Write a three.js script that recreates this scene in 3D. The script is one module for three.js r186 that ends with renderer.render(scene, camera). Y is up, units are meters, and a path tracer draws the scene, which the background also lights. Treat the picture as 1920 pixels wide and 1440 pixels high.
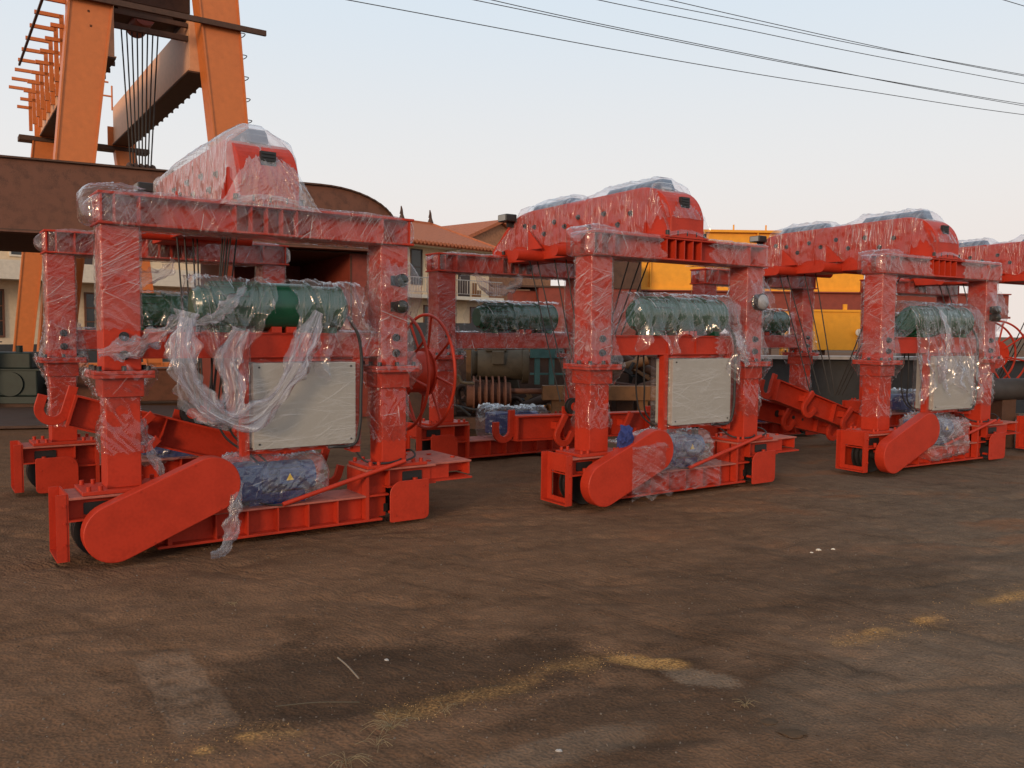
import * as THREE from 'three';
import { mergeGeometries } from 'three/addons/utils/BufferGeometryUtils.js';
import { RoundedBoxGeometry } from 'three/addons/geometries/RoundedBoxGeometry.js';
import { createNoise2D, createNoise3D } from 'simplex-noise';

// ---------- camera, sky, sun, exposure ----------
const scene = new THREE.Scene();
const camera = new THREE.PerspectiveCamera(48.58, 4 / 3, 0.1, 1200);
camera.position.set(0, 1.65, 0);
camera.rotation.set(-0.063, 0, 0.0099, 'YXZ');
const renderer = new THREE.WebGLRenderer({ antialias: true });
renderer.toneMapping = THREE.LinearToneMapping;
renderer.toneMappingExposure = 1.0;
renderer.shadowMap.enabled = true;

const SUN_AZ = 0.42, SUN_EL = 0.19;                      // behind the camera, to its left, low
const sunDir = new THREE.Vector3(-Math.sin(SUN_AZ) * Math.cos(SUN_EL), Math.sin(SUN_EL), Math.cos(SUN_AZ) * Math.cos(SUN_EL));
{
  const W = 512, H = 256, d = new Float32Array(W * H * 4);
  const mix = (a, b, t) => a + (b - a) * t, sm = (x) => { x = Math.min(1, Math.max(0, x)); return x * x * (3 - 2 * x); };
  const hor = [0.86, 0.765, 0.71], mid = [0.845, 0.825, 0.81], high = [0.69, 0.79, 0.885], zen = [0.42, 0.49, 0.58], glow = [1.0, 0.62, 0.34];
  for (let j = 0; j < H; j++) for (let i = 0; i < W; i++) {
    const el = ((j + 0.5) / H - 0.5) * Math.PI, az = ((i + 0.5) / W - 0.5) * 2 * Math.PI;
    const x = Math.cos(el) * Math.cos(az), y = Math.sin(el), z = Math.cos(el) * Math.sin(az);
    const e = Math.max(0, el), c = Math.max(0, x * sunDir.x + y * sunDir.y + z * sunDir.z);
    const t1 = sm(e / 0.2), t2 = sm((e - 0.12) / 0.3), t3 = sm((e - 0.4) / 1.1);
    const g = 0.35 * Math.pow(c, 6) + 1.3 * Math.pow(c, 40);
    for (let k = 0; k < 3; k++) d[(j * W + i) * 4 + k] = mix(mix(mix(hor[k], mid[k], t1), high[k], t2), zen[k], t3) + glow[k] * g * (el > -0.02 ? 1 : 0);
    d[(j * W + i) * 4 + 3] = 1;
  }
  const sky = new THREE.DataTexture(d, W, H, THREE.RGBAFormat, THREE.FloatType);
  sky.mapping = THREE.EquirectangularReflectionMapping; sky.magFilter = THREE.LinearFilter; sky.needsUpdate = true;
  scene.background = sky; scene.environment = sky;
}
const sun = new THREE.DirectionalLight(new THREE.Color(1.0, 0.70, 0.44), 1.9);
sun.position.copy(sunDir).multiplyScalar(80).add(new THREE.Vector3(0, 0, -14)); sun.target.position.set(0, 0, -14);
sun.castShadow = true; sun.shadow.radius = 20; sun.shadow.mapSize.set(4096, 4096);
Object.assign(sun.shadow.camera, { left: -40, right: 40, top: 40, bottom: -40, near: 1, far: 200 });
scene.add(sun, sun.target);

// ---------- helpers ----------
function rng(seed) { let a = seed >>> 0; return () => { a = (a + 0x6D2B79F5) | 0; let t = Math.imul(a ^ (a >>> 15), 1 | a); t = (t + Math.imul(t ^ (t >>> 7), 61 | t)) ^ t; return ((t ^ (t >>> 14)) >>> 0) / 4294967296; }; }
const n2 = createNoise2D(rng(11)), n2b = createNoise2D(rng(23)), n3 = createNoise3D(rng(37));
const clamp = (x, a = 0, b = 1) => Math.min(b, Math.max(a, x)), lerp = (a, b, t) => a + (b - a) * t, smooth = (a, b, x) => { const t = clamp((x - a) / (b - a)); return t * t * (3 - 2 * t); };
const fbm = (x, y, o = 4) => { let s = 0, a = 0.5; for (let i = 0; i < o; i++) { s += a * n2(x, y); x = x * 2.03 + 17.1; y = y * 2.03 - 9.7; a *= 0.5; } return s; };
const crease = (n) => { const r = 1 - Math.abs(n), q = r * r; return q * q * q; };
const C = (r, g, b) => new THREE.Color().setRGB(r, g, b);
const taken = {};
function numbered(name) { const k = taken[name] = (taken[name] ?? -1) + 1; return k ? `${name}_${String(k).padStart(3, '0')}` : name; }
function tex(size, fn, srgb = false, repeat = 1) {
  const d = new Uint8Array(size * size * 4);
  for (let j = 0; j < size; j++) for (let i = 0; i < size; i++) { const c = fn(i, j), k = (j * size + i) * 4; d[k] = clamp(c[0]) * 255; d[k + 1] = clamp(c[1]) * 255; d[k + 2] = clamp(c[2]) * 255; d[k + 3] = 255; }
  const t = new THREE.DataTexture(d, size, size); t.wrapS = t.wrapT = THREE.RepeatWrapping; t.magFilter = THREE.LinearFilter; t.repeat.set(repeat, repeat);
  if (srgb) t.colorSpace = THREE.SRGBColorSpace; t.needsUpdate = true; return t;
}
// tiling noise by blending shifted copies
const tile = (f, size) => (i, j) => { const x = i / size, y = j / size; return (f(x, y) * (1 - x) * (1 - y) + f(x - 1, y) * x * (1 - y) + f(x, y - 1) * (1 - x) * y + f(x - 1, y - 1) * x * y); };

function metric(g) {                                     // uv in metres by the dominant direction of each face
  g = g.index ? g.toNonIndexed() : g;
  const p = g.attributes.position, uv = new Float32Array(p.count * 2), a = new THREE.Vector3(), b = new THREE.Vector3(), c = new THREE.Vector3();
  for (let i = 0; i < p.count; i += 3) {
    a.fromBufferAttribute(p, i); b.fromBufferAttribute(p, i + 1).sub(a); c.fromBufferAttribute(p, i + 2).sub(a); b.cross(c);
    const x = Math.abs(b.x), y = Math.abs(b.y), z = Math.abs(b.z);
    for (let k = 0; k < 3; k++) { const q = i + k, X = p.getX(q), Y = p.getY(q), Z = p.getZ(q); if (y >= x && y >= z) { uv[q * 2] = X; uv[q * 2 + 1] = Z; } else if (x >= z) { uv[q * 2] = Z; uv[q * 2 + 1] = Y; } else { uv[q * 2] = X; uv[q * 2 + 1] = Y; } }
  }
  g.setAttribute('uv', new THREE.BufferAttribute(uv, 2));
  for (const k of Object.keys(g.attributes)) if (!['position', 'normal', 'uv'].includes(k)) g.deleteAttribute(k);
  return g;
}
const join = (gs) => { gs = [gs].flat(9).map(metric); return gs.length > 1 ? mergeGeometries(gs) : gs[0]; };
function part(parent, name, geos, mat) { const m = new THREE.Mesh(join(geos), mat); m.name = name; parent.add(m); return m; }
function thing(name, label, category, group, kind) { const g = new THREE.Group(); g.name = numbered(name); g.userData = { label, category }; if (group) g.userData.group = group; if (kind) g.userData.kind = kind; scene.add(g); return g; }
function single(name, label, category, geos, mat, group, kind) { const m = part(scene, numbered(name), geos, mat); m.userData = { label, category }; if (group) m.userData.group = group; if (kind) m.userData.kind = kind; return m; }
// geometry in (u, y, v): u right along the frame, y up, v away from the viewer (= -z)
function bx(u0, u1, y0, y1, v0, v1, r = 0) {
  const a = Math.abs(u1 - u0), b = Math.abs(y1 - y0), c = Math.abs(v1 - v0);
  const g = r ? new RoundedBoxGeometry(a, b, c, 1, r) : new THREE.BoxGeometry(a, b, c);
  g.translate((u0 + u1) / 2, (y0 + y1) / 2, -(v0 + v1) / 2); return g;
}
function cyl(axis, u, y, v, r, len, seg = 20, r2 = r, open = false) {
  const g = new THREE.CylinderGeometry(r2, r, len, seg, 1, open);
  if (axis === 'u') g.rotateZ(-Math.PI / 2); if (axis === 'v') g.rotateX(-Math.PI / 2);
  g.translate(u, y, -v); return g;
}
function rod(a, b, r, seg = 8) { return tube([a, b], r, seg, 1); }
function tube(pts, r, seg = 8, n = 0, closed = false) {
  const P = pts.map(([u, y, v]) => new THREE.Vector3(u, y, -v));
  const c = P.length === 2 ? new THREE.LineCurve3(...P) : new THREE.CatmullRomCurve3(P, closed);
  const body = new THREE.TubeGeometry(c, n || P.length * 6, r, seg, closed);
  if (closed) return [body];
  const caps = [0, 1].map((t) => { const g = new THREE.CircleGeometry(r, seg), d = c.getTangentAt(t).multiplyScalar(t ? 1 : -1); g.applyQuaternion(new THREE.Quaternion().setFromUnitVectors(new THREE.Vector3(0, 0, 1), d)); g.translate(...c.getPointAt(t).toArray()); return g; });
  return [body, ...caps];
}
function prism(pts, plane, d0, d1, bevel = 0, holes = []) {  // plane 'uy' (extruded along v), 'vy' (along u), 'uv' (along y)
  const s = pts.isShape ? pts : new THREE.Shape(pts.map(([a, b]) => new THREE.Vector2(a, b)));
  for (const h of holes) s.holes.push(new THREE.Path(h.map(([a, b]) => new THREE.Vector2(a, b))));
  const g = new THREE.ExtrudeGeometry(s, { depth: Math.abs(d1 - d0) - 2 * bevel, bevelEnabled: bevel > 0, bevelThickness: bevel, bevelSize: bevel, bevelOffset: -bevel, bevelSegments: 1, curveSegments: 14 });
  g.translate(0, 0, bevel);
  const lo = Math.min(d0, d1), hi = Math.max(d0, d1), m = new THREE.Matrix4();
  if (plane === 'uy') { g.translate(0, 0, -hi); }
  else if (plane === 'vy') { m.set(0, 0, 1, lo, 0, 1, 0, 0, -1, 0, 0, 0, 0, 0, 0, 1); g.applyMatrix4(m); }
  else { m.set(1, 0, 0, 0, 0, 0, 1, lo, 0, -1, 0, 0, 0, 0, 0, 1); g.applyMatrix4(m); }
  return g;
}
const hexBolt = (u, y, v, r = 0.016, h = 0.03, axis = 'y') => cyl(axis, u, y + (axis === 'y' ? h / 2 : 0), v, r, h, 6);

// ---------- materials ----------
const paintGrain = tex(512, (() => { const f = tile((x, y) => 0.5 + 0.35 * fbm(x * 6, y * 6, 5) + 0.25 * n2b(x * 60, y * 60) * 0.5, 512); return (i, j) => { const v = f(i, j); return [v, v, v]; }; })());
function mottle(amp, freq, tint = [1, 1, 1], spots = 0) {
  const f = tile((x, y) => fbm(x * freq, y * freq, 5), 512), g = tile((x, y) => n2b(x * freq * 9, y * freq * 9), 512);
  return tex(512, (i, j) => { const a = f(i, j), b = g(i, j), s = spots && (a * 0.8 + b * 0.35) > 0.33 ? spots : 0; return [0, 1, 2].map((k) => 0.93 + amp * (a + 0.3 * b) + s * (tint[k] - 1)); });
}
const soft = mottle(0.14, 4), worn = mottle(0.34, 5), rusty = mottle(0.6, 4, [0.55, 0.5, 0.5], 0.5);
const dusty = mottle(0.3, 3, [1.1, 1.6, 1.7], 0.2);
for (const t of [soft, worn, rusty, dusty]) t.colorSpace = THREE.NoColorSpace;
const std = (name, color, rough, o = {}) => { const { metal = 0, map = soft, bump = 0.0006, rep, phys, ...rest } = o; const M = new (phys ? THREE.MeshPhysicalMaterial : THREE.MeshStandardMaterial)({ color, roughness: rough, metalness: metal, map, bumpMap: bump ? paintGrain : null, bumpScale: bump, ...rest }); M.name = name; return M; };
const RED = std('red_paint', C(0.45, 0.036, 0.015), 0.44, { map: dusty, phys: true, specularIntensity: 0.45 });
const smear = mottle(0.5, 6, [1.0, 1.9, 2.0], 0.35); smear.colorSpace = THREE.NoColorSpace;
const DUSTRED = std('dusty_red_plate', C(0.42, 0.115, 0.08), 0.75, { map: smear });
const RED2 = std('red_primer', C(0.22, 0.038, 0.021), 0.6, { map: worn });
const GREEN = std('green_enamel', C(0.008, 0.065, 0.033), 0.25);
const BLUE = std('blue_enamel', C(0.012, 0.036, 0.15), 0.35);
const BLUECLOTH = std('blue_cloth', C(0.02, 0.035, 0.16), 0.85);
const BLACK = std('black_steel', C(0.018, 0.017, 0.017), 0.5);
const RUBBER = std('black_cable', C(0.02, 0.02, 0.021), 0.6, { bump: 0 });
const GREY = std('cabinet_grey', C(0.40, 0.39, 0.335), 0.45, { bump: 0.0002, map: null });
const TARP = std('blue_grey_cover', C(0.10, 0.14, 0.21), 0.4);
const ORANGE = std('orange_paint', C(0.60, 0.165, 0.034), 0.5, { map: soft });
const PALEGLARE = std('pale_glare_paint', C(0.66, 0.34, 0.18), 0.55, { map: soft });  // pale glare of the lit girder side put into its base colour
const RUST = std('rusty_plate', C(0.135, 0.052, 0.029), 0.75, { map: rusty, bump: 0.003 });
const DARKRUST = std('dark_rust', C(0.075, 0.036, 0.022), 0.8, { map: rusty, bump: 0.002 });
const YELLOW = std('yellow_paint', C(0.78, 0.33, 0.012), 0.5, { map: soft });
const SLATE = std('dark_grey_paint', C(0.045, 0.044, 0.043), 0.6, { map: worn });
const PALE = std('pale_steel', C(0.42, 0.39, 0.36), 0.6, { map: worn });
const WALL = std('cream_render', C(0.74, 0.57, 0.38), 0.9, { map: soft, bump: 0.002 });
const WHITEWALL = std('white_render', C(0.74, 0.65, 0.52), 0.9, { map: soft, bump: 0.002 });
const TILE = std('clay_roof', C(0.42, 0.125, 0.05), 0.85, { map: rusty, bump: 0.01 });
const WOOD = std('brown_timber', C(0.14, 0.055, 0.028), 0.7, { map: worn });
const DOOR = std('dark_door', C(0.05, 0.03, 0.025), 0.5);
const GLASS = std('window_glass', C(0.03, 0.033, 0.034), 0.12, { bump: 0 });
const LENS = std('lamp_glass', C(0.32, 0.33, 0.33), 0.15, { bump: 0 });
const TEAL = std('green_machine', C(0.012, 0.026, 0.022), 0.6, { map: rusty });
const OLIVE = std('grimy_motor', C(0.075, 0.058, 0.036), 0.75, { map: rusty, bump: 0.002 });
const OCHRE = std('ochre_paint', C(0.22, 0.10, 0.035), 0.7, { map: rusty });
const WIRE = std('wire_rope', C(0.025, 0.022, 0.02), 0.6, { bump: 0 });
const SIGNY = std('warning_yellow', C(0.75, 0.5, 0.02), 0.5, { bump: 0, map: null });

// stretch film: drawn-out strands as height and thickness, with streak highlights painted in white
function strandGlints(seed, count, angles, spread, lenMin, lenMax, strength = 0.6, laps = null) {
  const S = 1024, h = new Float32Array(S * S), r = rng(seed);
  for (let q = 0; q < count; q++) {
    const a = angles[Math.floor(r() * angles.length)] + (r() + r() - 1) * spread, L = lerp(lenMin, lenMax, r() * r()), w = 0.9 + 2.0 * r() * r(), k = 0.2 + 0.75 * r() * r();
    let x = r() * S, y = r() * S, bend = (r() - 0.5) * 0.004, dir = a;
    for (let s = 0; s < L; s++) {
      dir += bend; x += Math.cos(dir); y += Math.sin(dir);
      const fade = k * Math.min(1, s / 12, (L - s) / 12), nx = -Math.sin(dir), ny = Math.cos(dir);
      for (let o = -4; o <= 4; o++) { const v = fade * Math.exp(-(o * o) / (w * w)), X = ((Math.round(x + nx * o) % S) + S) % S, Y = ((Math.round(y + ny * o) % S) + S) % S; if (v > h[Y * S + X]) h[Y * S + X] = v; }
    }
  }
  const cloud = tile((x, y) => fbm(x * 7, y * 7, 4), S), patchy = tile((x, y) => n2b(x * 3.2 + seed, y * 3.2), S);
  const dense = (i, j) => smooth(-0.5, 0.45, patchy(i, j)) * 0.85 + 0.15;            // strands gather in places, other places stay smooth
  const lap = (i, j) => { if (!laps) return [0, 0]; const b = (((laps[0] * i + laps[1] * j) / S + 0.05 * cloud(i, j)) % 1 + 1) % 1, e = Math.min(Math.abs(b - 0.45), b, 1 - b); return [b < 0.45 ? 1 : 0, Math.exp(-((e / 0.006) ** 2))]; };  // overlapping turns of film
  const bump = tex(S, (i, j) => { const v = 0.75 * h[j * S + i] * dense(i, j) + 0.1 * (0.5 + cloud(i, j)) + 0.1 * lap(i, j)[1]; return [v, v, v]; });
  const thin = tex(S, (i, j) => { const l = lap(i, j), v = 0.99 - strength * h[j * S + i] ** 1.25 * dense(i, j) - 0.025 * smooth(0.0, 0.5, cloud(i, j)) - 0.025 * l[0] - 0.12 * l[1]; return [v, v, v]; });
  return { bump, thin };
}
function film(name, st, o = {}) {
  const m = new THREE.MeshPhysicalMaterial({ color: C(0.93, 0.92, 0.94), roughness: o.rough ?? 0.11, transmission: o.pass ?? 1, thickness: 0, ior: o.ior ?? 1.5, transmissionMap: st.thin, bumpMap: st.bump, bumpScale: o.bump ?? 0.011, side: THREE.DoubleSide });
  m.name = name; return m;
}
const stDiag = strandGlints(5, 1300, [0.45, 0.7, 0.6, -0.3], 0.28, 50, 300, 0.6, [3, 7]), stLong = strandGlints(9, 1100, [Math.PI / 2], 0.2, 60, 420), stCrump = strandGlints(15, 700, [0.2, 1.2, 2.2], 0.8, 30, 160, 0.55), stSheet = strandGlints(21, 600, [Math.PI / 2, Math.PI / 2, Math.PI / 2, 1.1], 0.14, 100, 600, 0.36);
const FILM = film('stretch_film', stDiag), FILMLONG = film('stretch_film_drawn', stLong), FILMLOOSE = film('loose_film', stCrump, { bump: 0.008, pass: 1, rough: 0.1, ior: 1.5 }), FILMCAB = film('cabinet_film', stSheet, { bump: 0.003, ior: 1.5 }), FILMDRAPE = film('draped_film', stCrump, { bump: 0.008, pass: 0.97, rough: 0.12, ior: 1.6 }), FILMMOTOR = film('crumpled_film', stCrump, { bump: 0.006, pass: 0.93, rough: 0.12, ior: 1.6 }), FILMTENT = film('tent_film', stLong, { bump: 0.009, pass: 0.86 }), FILMBUNCH = film('bunched_film', stLong, { bump: 0.01, pass: 0.97, rough: 0.13, ior: 1.62 });

// ---------- film sheets ----------
function sheet(nu, nv, closed, fn) {                     // fn(s, t) -> [u, y, v, uvx, uvy]
  const P = [], U = [], I = [];
  for (let j = 0; j <= nv; j++) for (let i = 0; i <= nu; i++) { const q = fn(i / nu, j / nv); P.push(q[0], q[1], -q[2]); U.push(q[3], q[4]); }
  for (let j = 0; j < nv; j++) for (let i = 0; i < nu; i++) { const a = j * (nu + 1) + i, b = a + 1, c = a + nu + 1, d = c + 1; I.push(a, b, d, a, d, c); }
  const g = new THREE.BufferGeometry(); g.setAttribute('position', new THREE.Float32BufferAttribute(P, 3)); g.setAttribute('uv', new THREE.Float32BufferAttribute(U, 2)); g.setIndex(I); g.computeVertexNormals();
  if (closed) { const n = g.attributes.normal; for (let j = 0; j <= nv; j++) { const a = j * (nu + 1), b = a + nu, x = n.getX(a) + n.getX(b), y = n.getY(a) + n.getY(b), z = n.getZ(a) + n.getZ(b), l = Math.hypot(x, y, z) || 1; n.setXYZ(a, x / l, y / l, z / l); n.setXYZ(b, x / l, y / l, z / l); } }
  return g;
}
const ridge = (n) => { const r = 1 - Math.abs(n); return r * r * r * r; };
const folds = (p, q, k, slant, f) => {                   // drawn-out creases, sharp across and long along their run
  const th = Math.atan(slant), c = Math.cos(th), s = Math.sin(th), a = p * c + q * s, b = q * c - p * s, a2 = p * c - q * s * 0.7, b2 = q * c + p * s * 0.7, m = smooth(-0.3, 0.5, n3(p * 1.7, q * 1.7, k + 2));
  return 0.55 * crease(n3(a * 4.5 * f, b * 0.9 * f, k)) + 0.5 * m * crease(n3(a * 11 * f, b * 2 * f, k + 9.3)) + 0.4 * (1 - m) * crease(n3(a2 * 9 * f, b2 * 1.7 * f, k + 17)) + 0.12 * n3(p * 6 * f, q * 6 * f, k + 4);
};
// wraps film round a box: axis a from a0 to a1, section half sizes hb, hc round (cb, cc)
function wrap(axis, a0, a1, cb, cc, hb, hc, o) {
  const { off = 0.008, amp = 0.012, seed = 1, ns = 72, nt = 60, slant = 0.8, jag = 0.03, close0 = 0, close1 = 0, f = 1, swap = false, round = false, swell = null, uvs = 2.2 } = o;
  const HB = typeof hb === 'function' ? hb : () => hb, HC = typeof hc === 'function' ? hc : () => hc;
  return sheet(ns, nt, true, (s, t) => {
    let b0 = HB(t), c0 = HC(t);
    const per = 4 * (b0 + c0), d = ((s % 1) * per); let pb, pc;
    if (d < 2 * b0) { pb = -b0 + d; pc = -c0; } else if (d < 2 * b0 + 2 * c0) { pb = b0; pc = -c0 + d - 2 * b0; } else if (d < 4 * b0 + 2 * c0) { pb = b0 - (d - 2 * b0 - 2 * c0); pc = c0; } else { pb = -b0; pc = c0 - (d - 4 * b0 - 2 * c0); }
    if (round) { const a = (s % 1) * Math.PI * 2; pb = b0 * Math.cos(a); pc = c0 * Math.sin(a); }
    let nb = (pb / b0) ** (round ? 1 : 7), nc = (pc / c0) ** (round ? 1 : 7); const l = Math.hypot(nb, nc) || 1; nb /= l; nc /= l;
    const ang = s * Math.PI * 2, ja = jag * n2(Math.cos(ang) * 2.1 + seed * 3.3, Math.sin(ang) * 2.1 + seed), jb = jag * n2(Math.cos(ang) * 2.1 - seed * 1.7, Math.sin(ang) * 2.1 + 7);
    let a = lerp(a0 + (close0 ? 0 : ja), a1 + (close1 ? 0 : jb), t);
    // seam: blend the fold field so that both ends of the loop agree
    const F = (x) => folds(x * per, a, seed * 5.1, slant, f), w = smooth(0.93, 1, s), q = lerp(F(s), F(s - 1), w);
    let out = off + amp * q + (swell ? swell(t, pb, pc, q) : 0), k = 1;
    if (close0 && t < 0.1) { const e = 1 - t / 0.1; k = Math.sqrt(Math.max(0.02, 1 - e * e)); a -= Math.sign(a1 - a0) * close0 * Math.sin(e * 1.57); }
    if (close1 && t > 0.9) { const e = (t - 0.9) / 0.1; k = Math.sqrt(Math.max(0.02, 1 - e * e)); a += Math.sign(a1 - a0) * close1 * Math.sin(e * 1.57); }
    const b = cb + (pb + nb * out) * k, c = cc + (pc + nc * out) * k, x = s * per / uvs + seed * 0.37, y = a / uvs;
    const uv = swap ? [y, x] : [x, y];
    return axis === 'y' ? [b, a, c, ...uv] : axis === 'u' ? [a, b, c, ...uv] : [b, c, a, ...uv];
  });
}
// film rope or ribbon along a curve
function bunch(pts, w0, w1, seed, ns = 26, nt = 70) {
  const c = new THREE.CatmullRomCurve3(pts.map(([u, y, v]) => new THREE.Vector3(u, y, v)));
  const up = new THREE.Vector3(0, 0, 1), T = new THREE.Vector3(), N = new THREE.Vector3();
  return sheet(ns, nt, true, (s, t) => {
    const p = c.getPointAt(t); c.getTangentAt(t, T); N.crossVectors(T, up).normalize();
    const a = (s % 1) * Math.PI * 2, ca = Math.cos(a), sa = Math.sin(a), k = 0.55 + 0.5 * ridge(n3(ca * 1.6, sa * 1.6, seed + t * 2.2)) + 0.35 * n3(ca * 3, sa * 3, seed + t * 6);
    const w = lerp(w0, w1, Math.sin(Math.PI * clamp(t, 0.02, 0.98))) * k * (0.8 + 0.4 * n2(t * 5, seed));
    return [p.x + N.x * ca * w, p.y + N.y * ca * w, p.z + sa * w * 0.22, s * 0.22, t * 0.7 + seed];
  });
}
// sheet draped over a round body along u; front hem at yF(u), back hem at yB
function drape(u0, u1, yc, r, vc, yF, yB, seed, o = {}) {
  const { nu = 70, nv = 90, amp = 0.02, off = 0.012, flare = 0.06, f = 1.1 } = o;
  return sheet(nu, nv, false, (s, t) => {
    let u = lerp(u0, u1, s); const e = Math.min(s, 1 - s), hf = yF(u, s), Lf = Math.max(0.01, yc - hf), La = Math.PI * r, Lb = yc - yB, L = Lf + La + Lb, d = t * L;
    let y, v, ny = 0, nv_ = 0, hang = 0;
    if (d < Lf) { hang = 1 - d / Lf; y = hf + d; v = vc - r - flare * hang * hang * 0.4; nv_ = -1; } else if (d < Lf + La) { const a = (d - Lf) / r; y = yc + Math.sin(a) * r; v = vc - Math.cos(a) * r; ny = Math.sin(a); nv_ = -Math.cos(a); } else { y = yc - (d - Lf - La); v = vc + r; nv_ = 1; }
    const q = folds(u * 1.4, d, seed * 3.7, 0.5, f), hangF = hang * (0.05 * Math.sin(u * 34 + seed + 2 * n2(u * 3, seed)) + 0.04 * n3(u * 9, y * 4, seed));
    const out = off + amp * q * (1 + hang) + hangF;
    u += hang * 0.05 * n2(y * 3.1 + seed, u * 2) + (e < 0.04 ? 0.03 * n2(d * 6, seed + s) : 0);
    return [u, y + ny * out, v + nv_ * out, u / 2, d / 2 + seed];
  });
}
const filmPart = (parent, geos, mat) => { geos = [geos].flat(); const m = new THREE.Mesh(geos.length > 1 ? mergeGeometries(geos) : geos[0], mat); m.name = 'plastic_film'; parent.add(m); return m; };

// ---------- the ground ----------
const OX = -5.5, OF = 2.2, SPAN = 13;                   // the mapped square: x from OX, forward from OF
{
  const stripes = [[[-0.5, 3.6], [-0.32, 3.69], [0.12, 3.96], [0.56, 4.3], [0.7, 4.27]], [[1.72, 4.5], [2.08, 4.69], [2.44, 4.87], [2.8, 5.08], [3.35, 5.45], [4.3, 6.0]], [[-1.38, 3.15], [-1.25, 3.24], [-1.06, 3.4], [-0.9, 3.45]]];
  const segd = (x, y, l) => { let m = 9; for (let i = 0; i + 1 < l.length; i++) { const [a, b] = l[i], [c, d] = l[i + 1], t = clamp(((x - a) * (c - a) + (y - b) * (d - b)) / ((c - a) ** 2 + (d - b) ** 2)); m = Math.min(m, Math.hypot(x - a - t * (c - a), y - b - t * (d - b))); } return m; };
  const blob = (x, y, cx, cy, rx, ry, rot = 0) => { const c = Math.cos(rot), s = Math.sin(rot), a = ((x - cx) * c + (y - cy) * s) / rx, b = (-(x - cx) * s + (y - cy) * c) / ry; return Math.hypot(a, b); };
  const S = 2048, d = new Uint8Array(S * S * 4), hb = new Uint8Array(S * S * 4);
  for (let j = 0; j < S; j++) for (let i = 0; i < S; i++) {
    const x = OX + (i + 0.5) / S * SPAN, f = OF + (j + 0.5) / S * SPAN;
    const a1 = fbm(x * 0.45 + 3, f * 0.9, 4), a2 = fbm(x * 1.1 + f * 0.5, f * 1.9 - x * 0.7, 5), a3 = fbm(x * 5.5, f * 5.5 + 3, 4), tr = Math.hypot(x + 9, f + 6.5), rut = crease(n2b(tr * 1.5, 3)) * smooth(-0.3, 0.3, n2(x * 0.5, f * 0.5 + 8)), g1 = n2b(x * 38, f * 38), g2 = n2b(x * 95, f * 95);
    let c = [0.128, 0.070, 0.040];                                                           // dry brown earth
    const grey = smooth(0.4, 3.2, x + 0.35 * a1 - (f - 4) * 0.25); c = c.map((v, k) => lerp(v, [0.118, 0.080, 0.054][k], grey));   // greyer, harder ground to one side
    const red = smooth(0.1, 0.6, a1 + 0.4 * a2) * smooth(5, 7.5, f) * 0.8; c = c.map((v, k) => lerp(v, [0.132, 0.064, 0.034][k], red)); // rust-red dust
    const damp = smooth(1.15, 0.6, blob(x, f, -0.55, 4.0, 1.25, 0.52, 0.18) + 0.4 * a2 + 0.12 * g1) + 0.8 * smooth(1.2, 0.6, blob(x, f, 0.75, 3.7, 1.1, 0.42, 0.5) + 0.5 * a2) + 0.55 * smooth(1.3, 0.6, blob(x, f, 1.9, 5.6, 1.9, 0.7, 0.5) + 0.5 * a2);
    c = c.map((v, k) => lerp(v, [0.050, 0.030, 0.019][k], clamp(damp) * 0.75));               // oil and damp
    const cx = x + 1.5, cf = f - 3.82, ca = Math.abs(cx * 0.834 + cf * 0.552) / 0.13, cb = Math.abs(-cx * 0.552 + cf * 0.834) / 0.5, conc = smooth(1.12, 0.92, Math.max(ca, cb) + 0.32 * a3 + 0.06 * g1) * (0.75 + 0.5 * a3); c = c.map((v, k) => lerp(v, [0.185, 0.118, 0.077][k], clamp(conc) * 0.6));
    const slab2 = smooth(1.05, 0.8, blob(x, f, 0.93, 4.02, 0.2, 0.1, -0.5) + 0.25 * g1) + 0.6 * smooth(1.1, 0.7, blob(x, f, 0.2, 3.3, 0.5, 0.12, 0.5) + 0.5 * a2 + 0.15 * g1) + 0.5 * smooth(1.1, 0.6, blob(x, f, 1.75, 4.05, 0.9, 0.3, 0.7) + 0.6 * a2 + 0.2 * g1);
    c = c.map((v, k) => lerp(v, [0.18, 0.127, 0.088][k], clamp(slab2) * 0.6));
    let oc = 0;                                                                               // yellow sawdust and chips trodden in
    for (const s of stripes) oc = Math.max(oc, smooth(0.13, 0.0, segd(x, f, s) + 0.09 * a2 + 0.05 * g1) * 0.5 * smooth(-0.35, 0.45, n2b(x * 1.6 + 4, f * 1.6) + 0.5 * a3));
    oc = Math.max(oc, 1.3 * smooth(1.05, 0.5, blob(x, f, 0.68, 4.22, 0.24, 0.11, -0.2) + 0.2 * a2 + 0.1 * g1), 0.8 * smooth(1, 0.4, blob(x, f, 2.06, 4.68, 0.16, 0.06, 0.4) + 0.25 * g1), 0.9 * smooth(1, 0.4, blob(x, f, 2.43, 4.9, 0.14, 0.06, 0.5) + 0.25 * g1), 0.8 * smooth(1, 0.5, blob(x, f, 3.2, 5.32, 0.4, 0.09, 0.55) + 0.3 * g1 + 0.3 * a2), 0.8 * smooth(1, 0.4, blob(x, f, -1.07, 3.38, 0.07, 0.05, 0.4) + 0.3 * g1), 0.8 * smooth(1, 0.4, blob(x, f, -1.2, 3.25, 0.06, 0.05) + 0.3 * g1));
    oc = clamp(oc * (0.35 + 0.9 * smooth(-0.35, 0.6, g1 * 0.7 + g2 * 0.6)));
    c = c.map((v, k) => lerp(v, [0.43, 0.225, 0.075][k], oc * 0.8));
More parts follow.
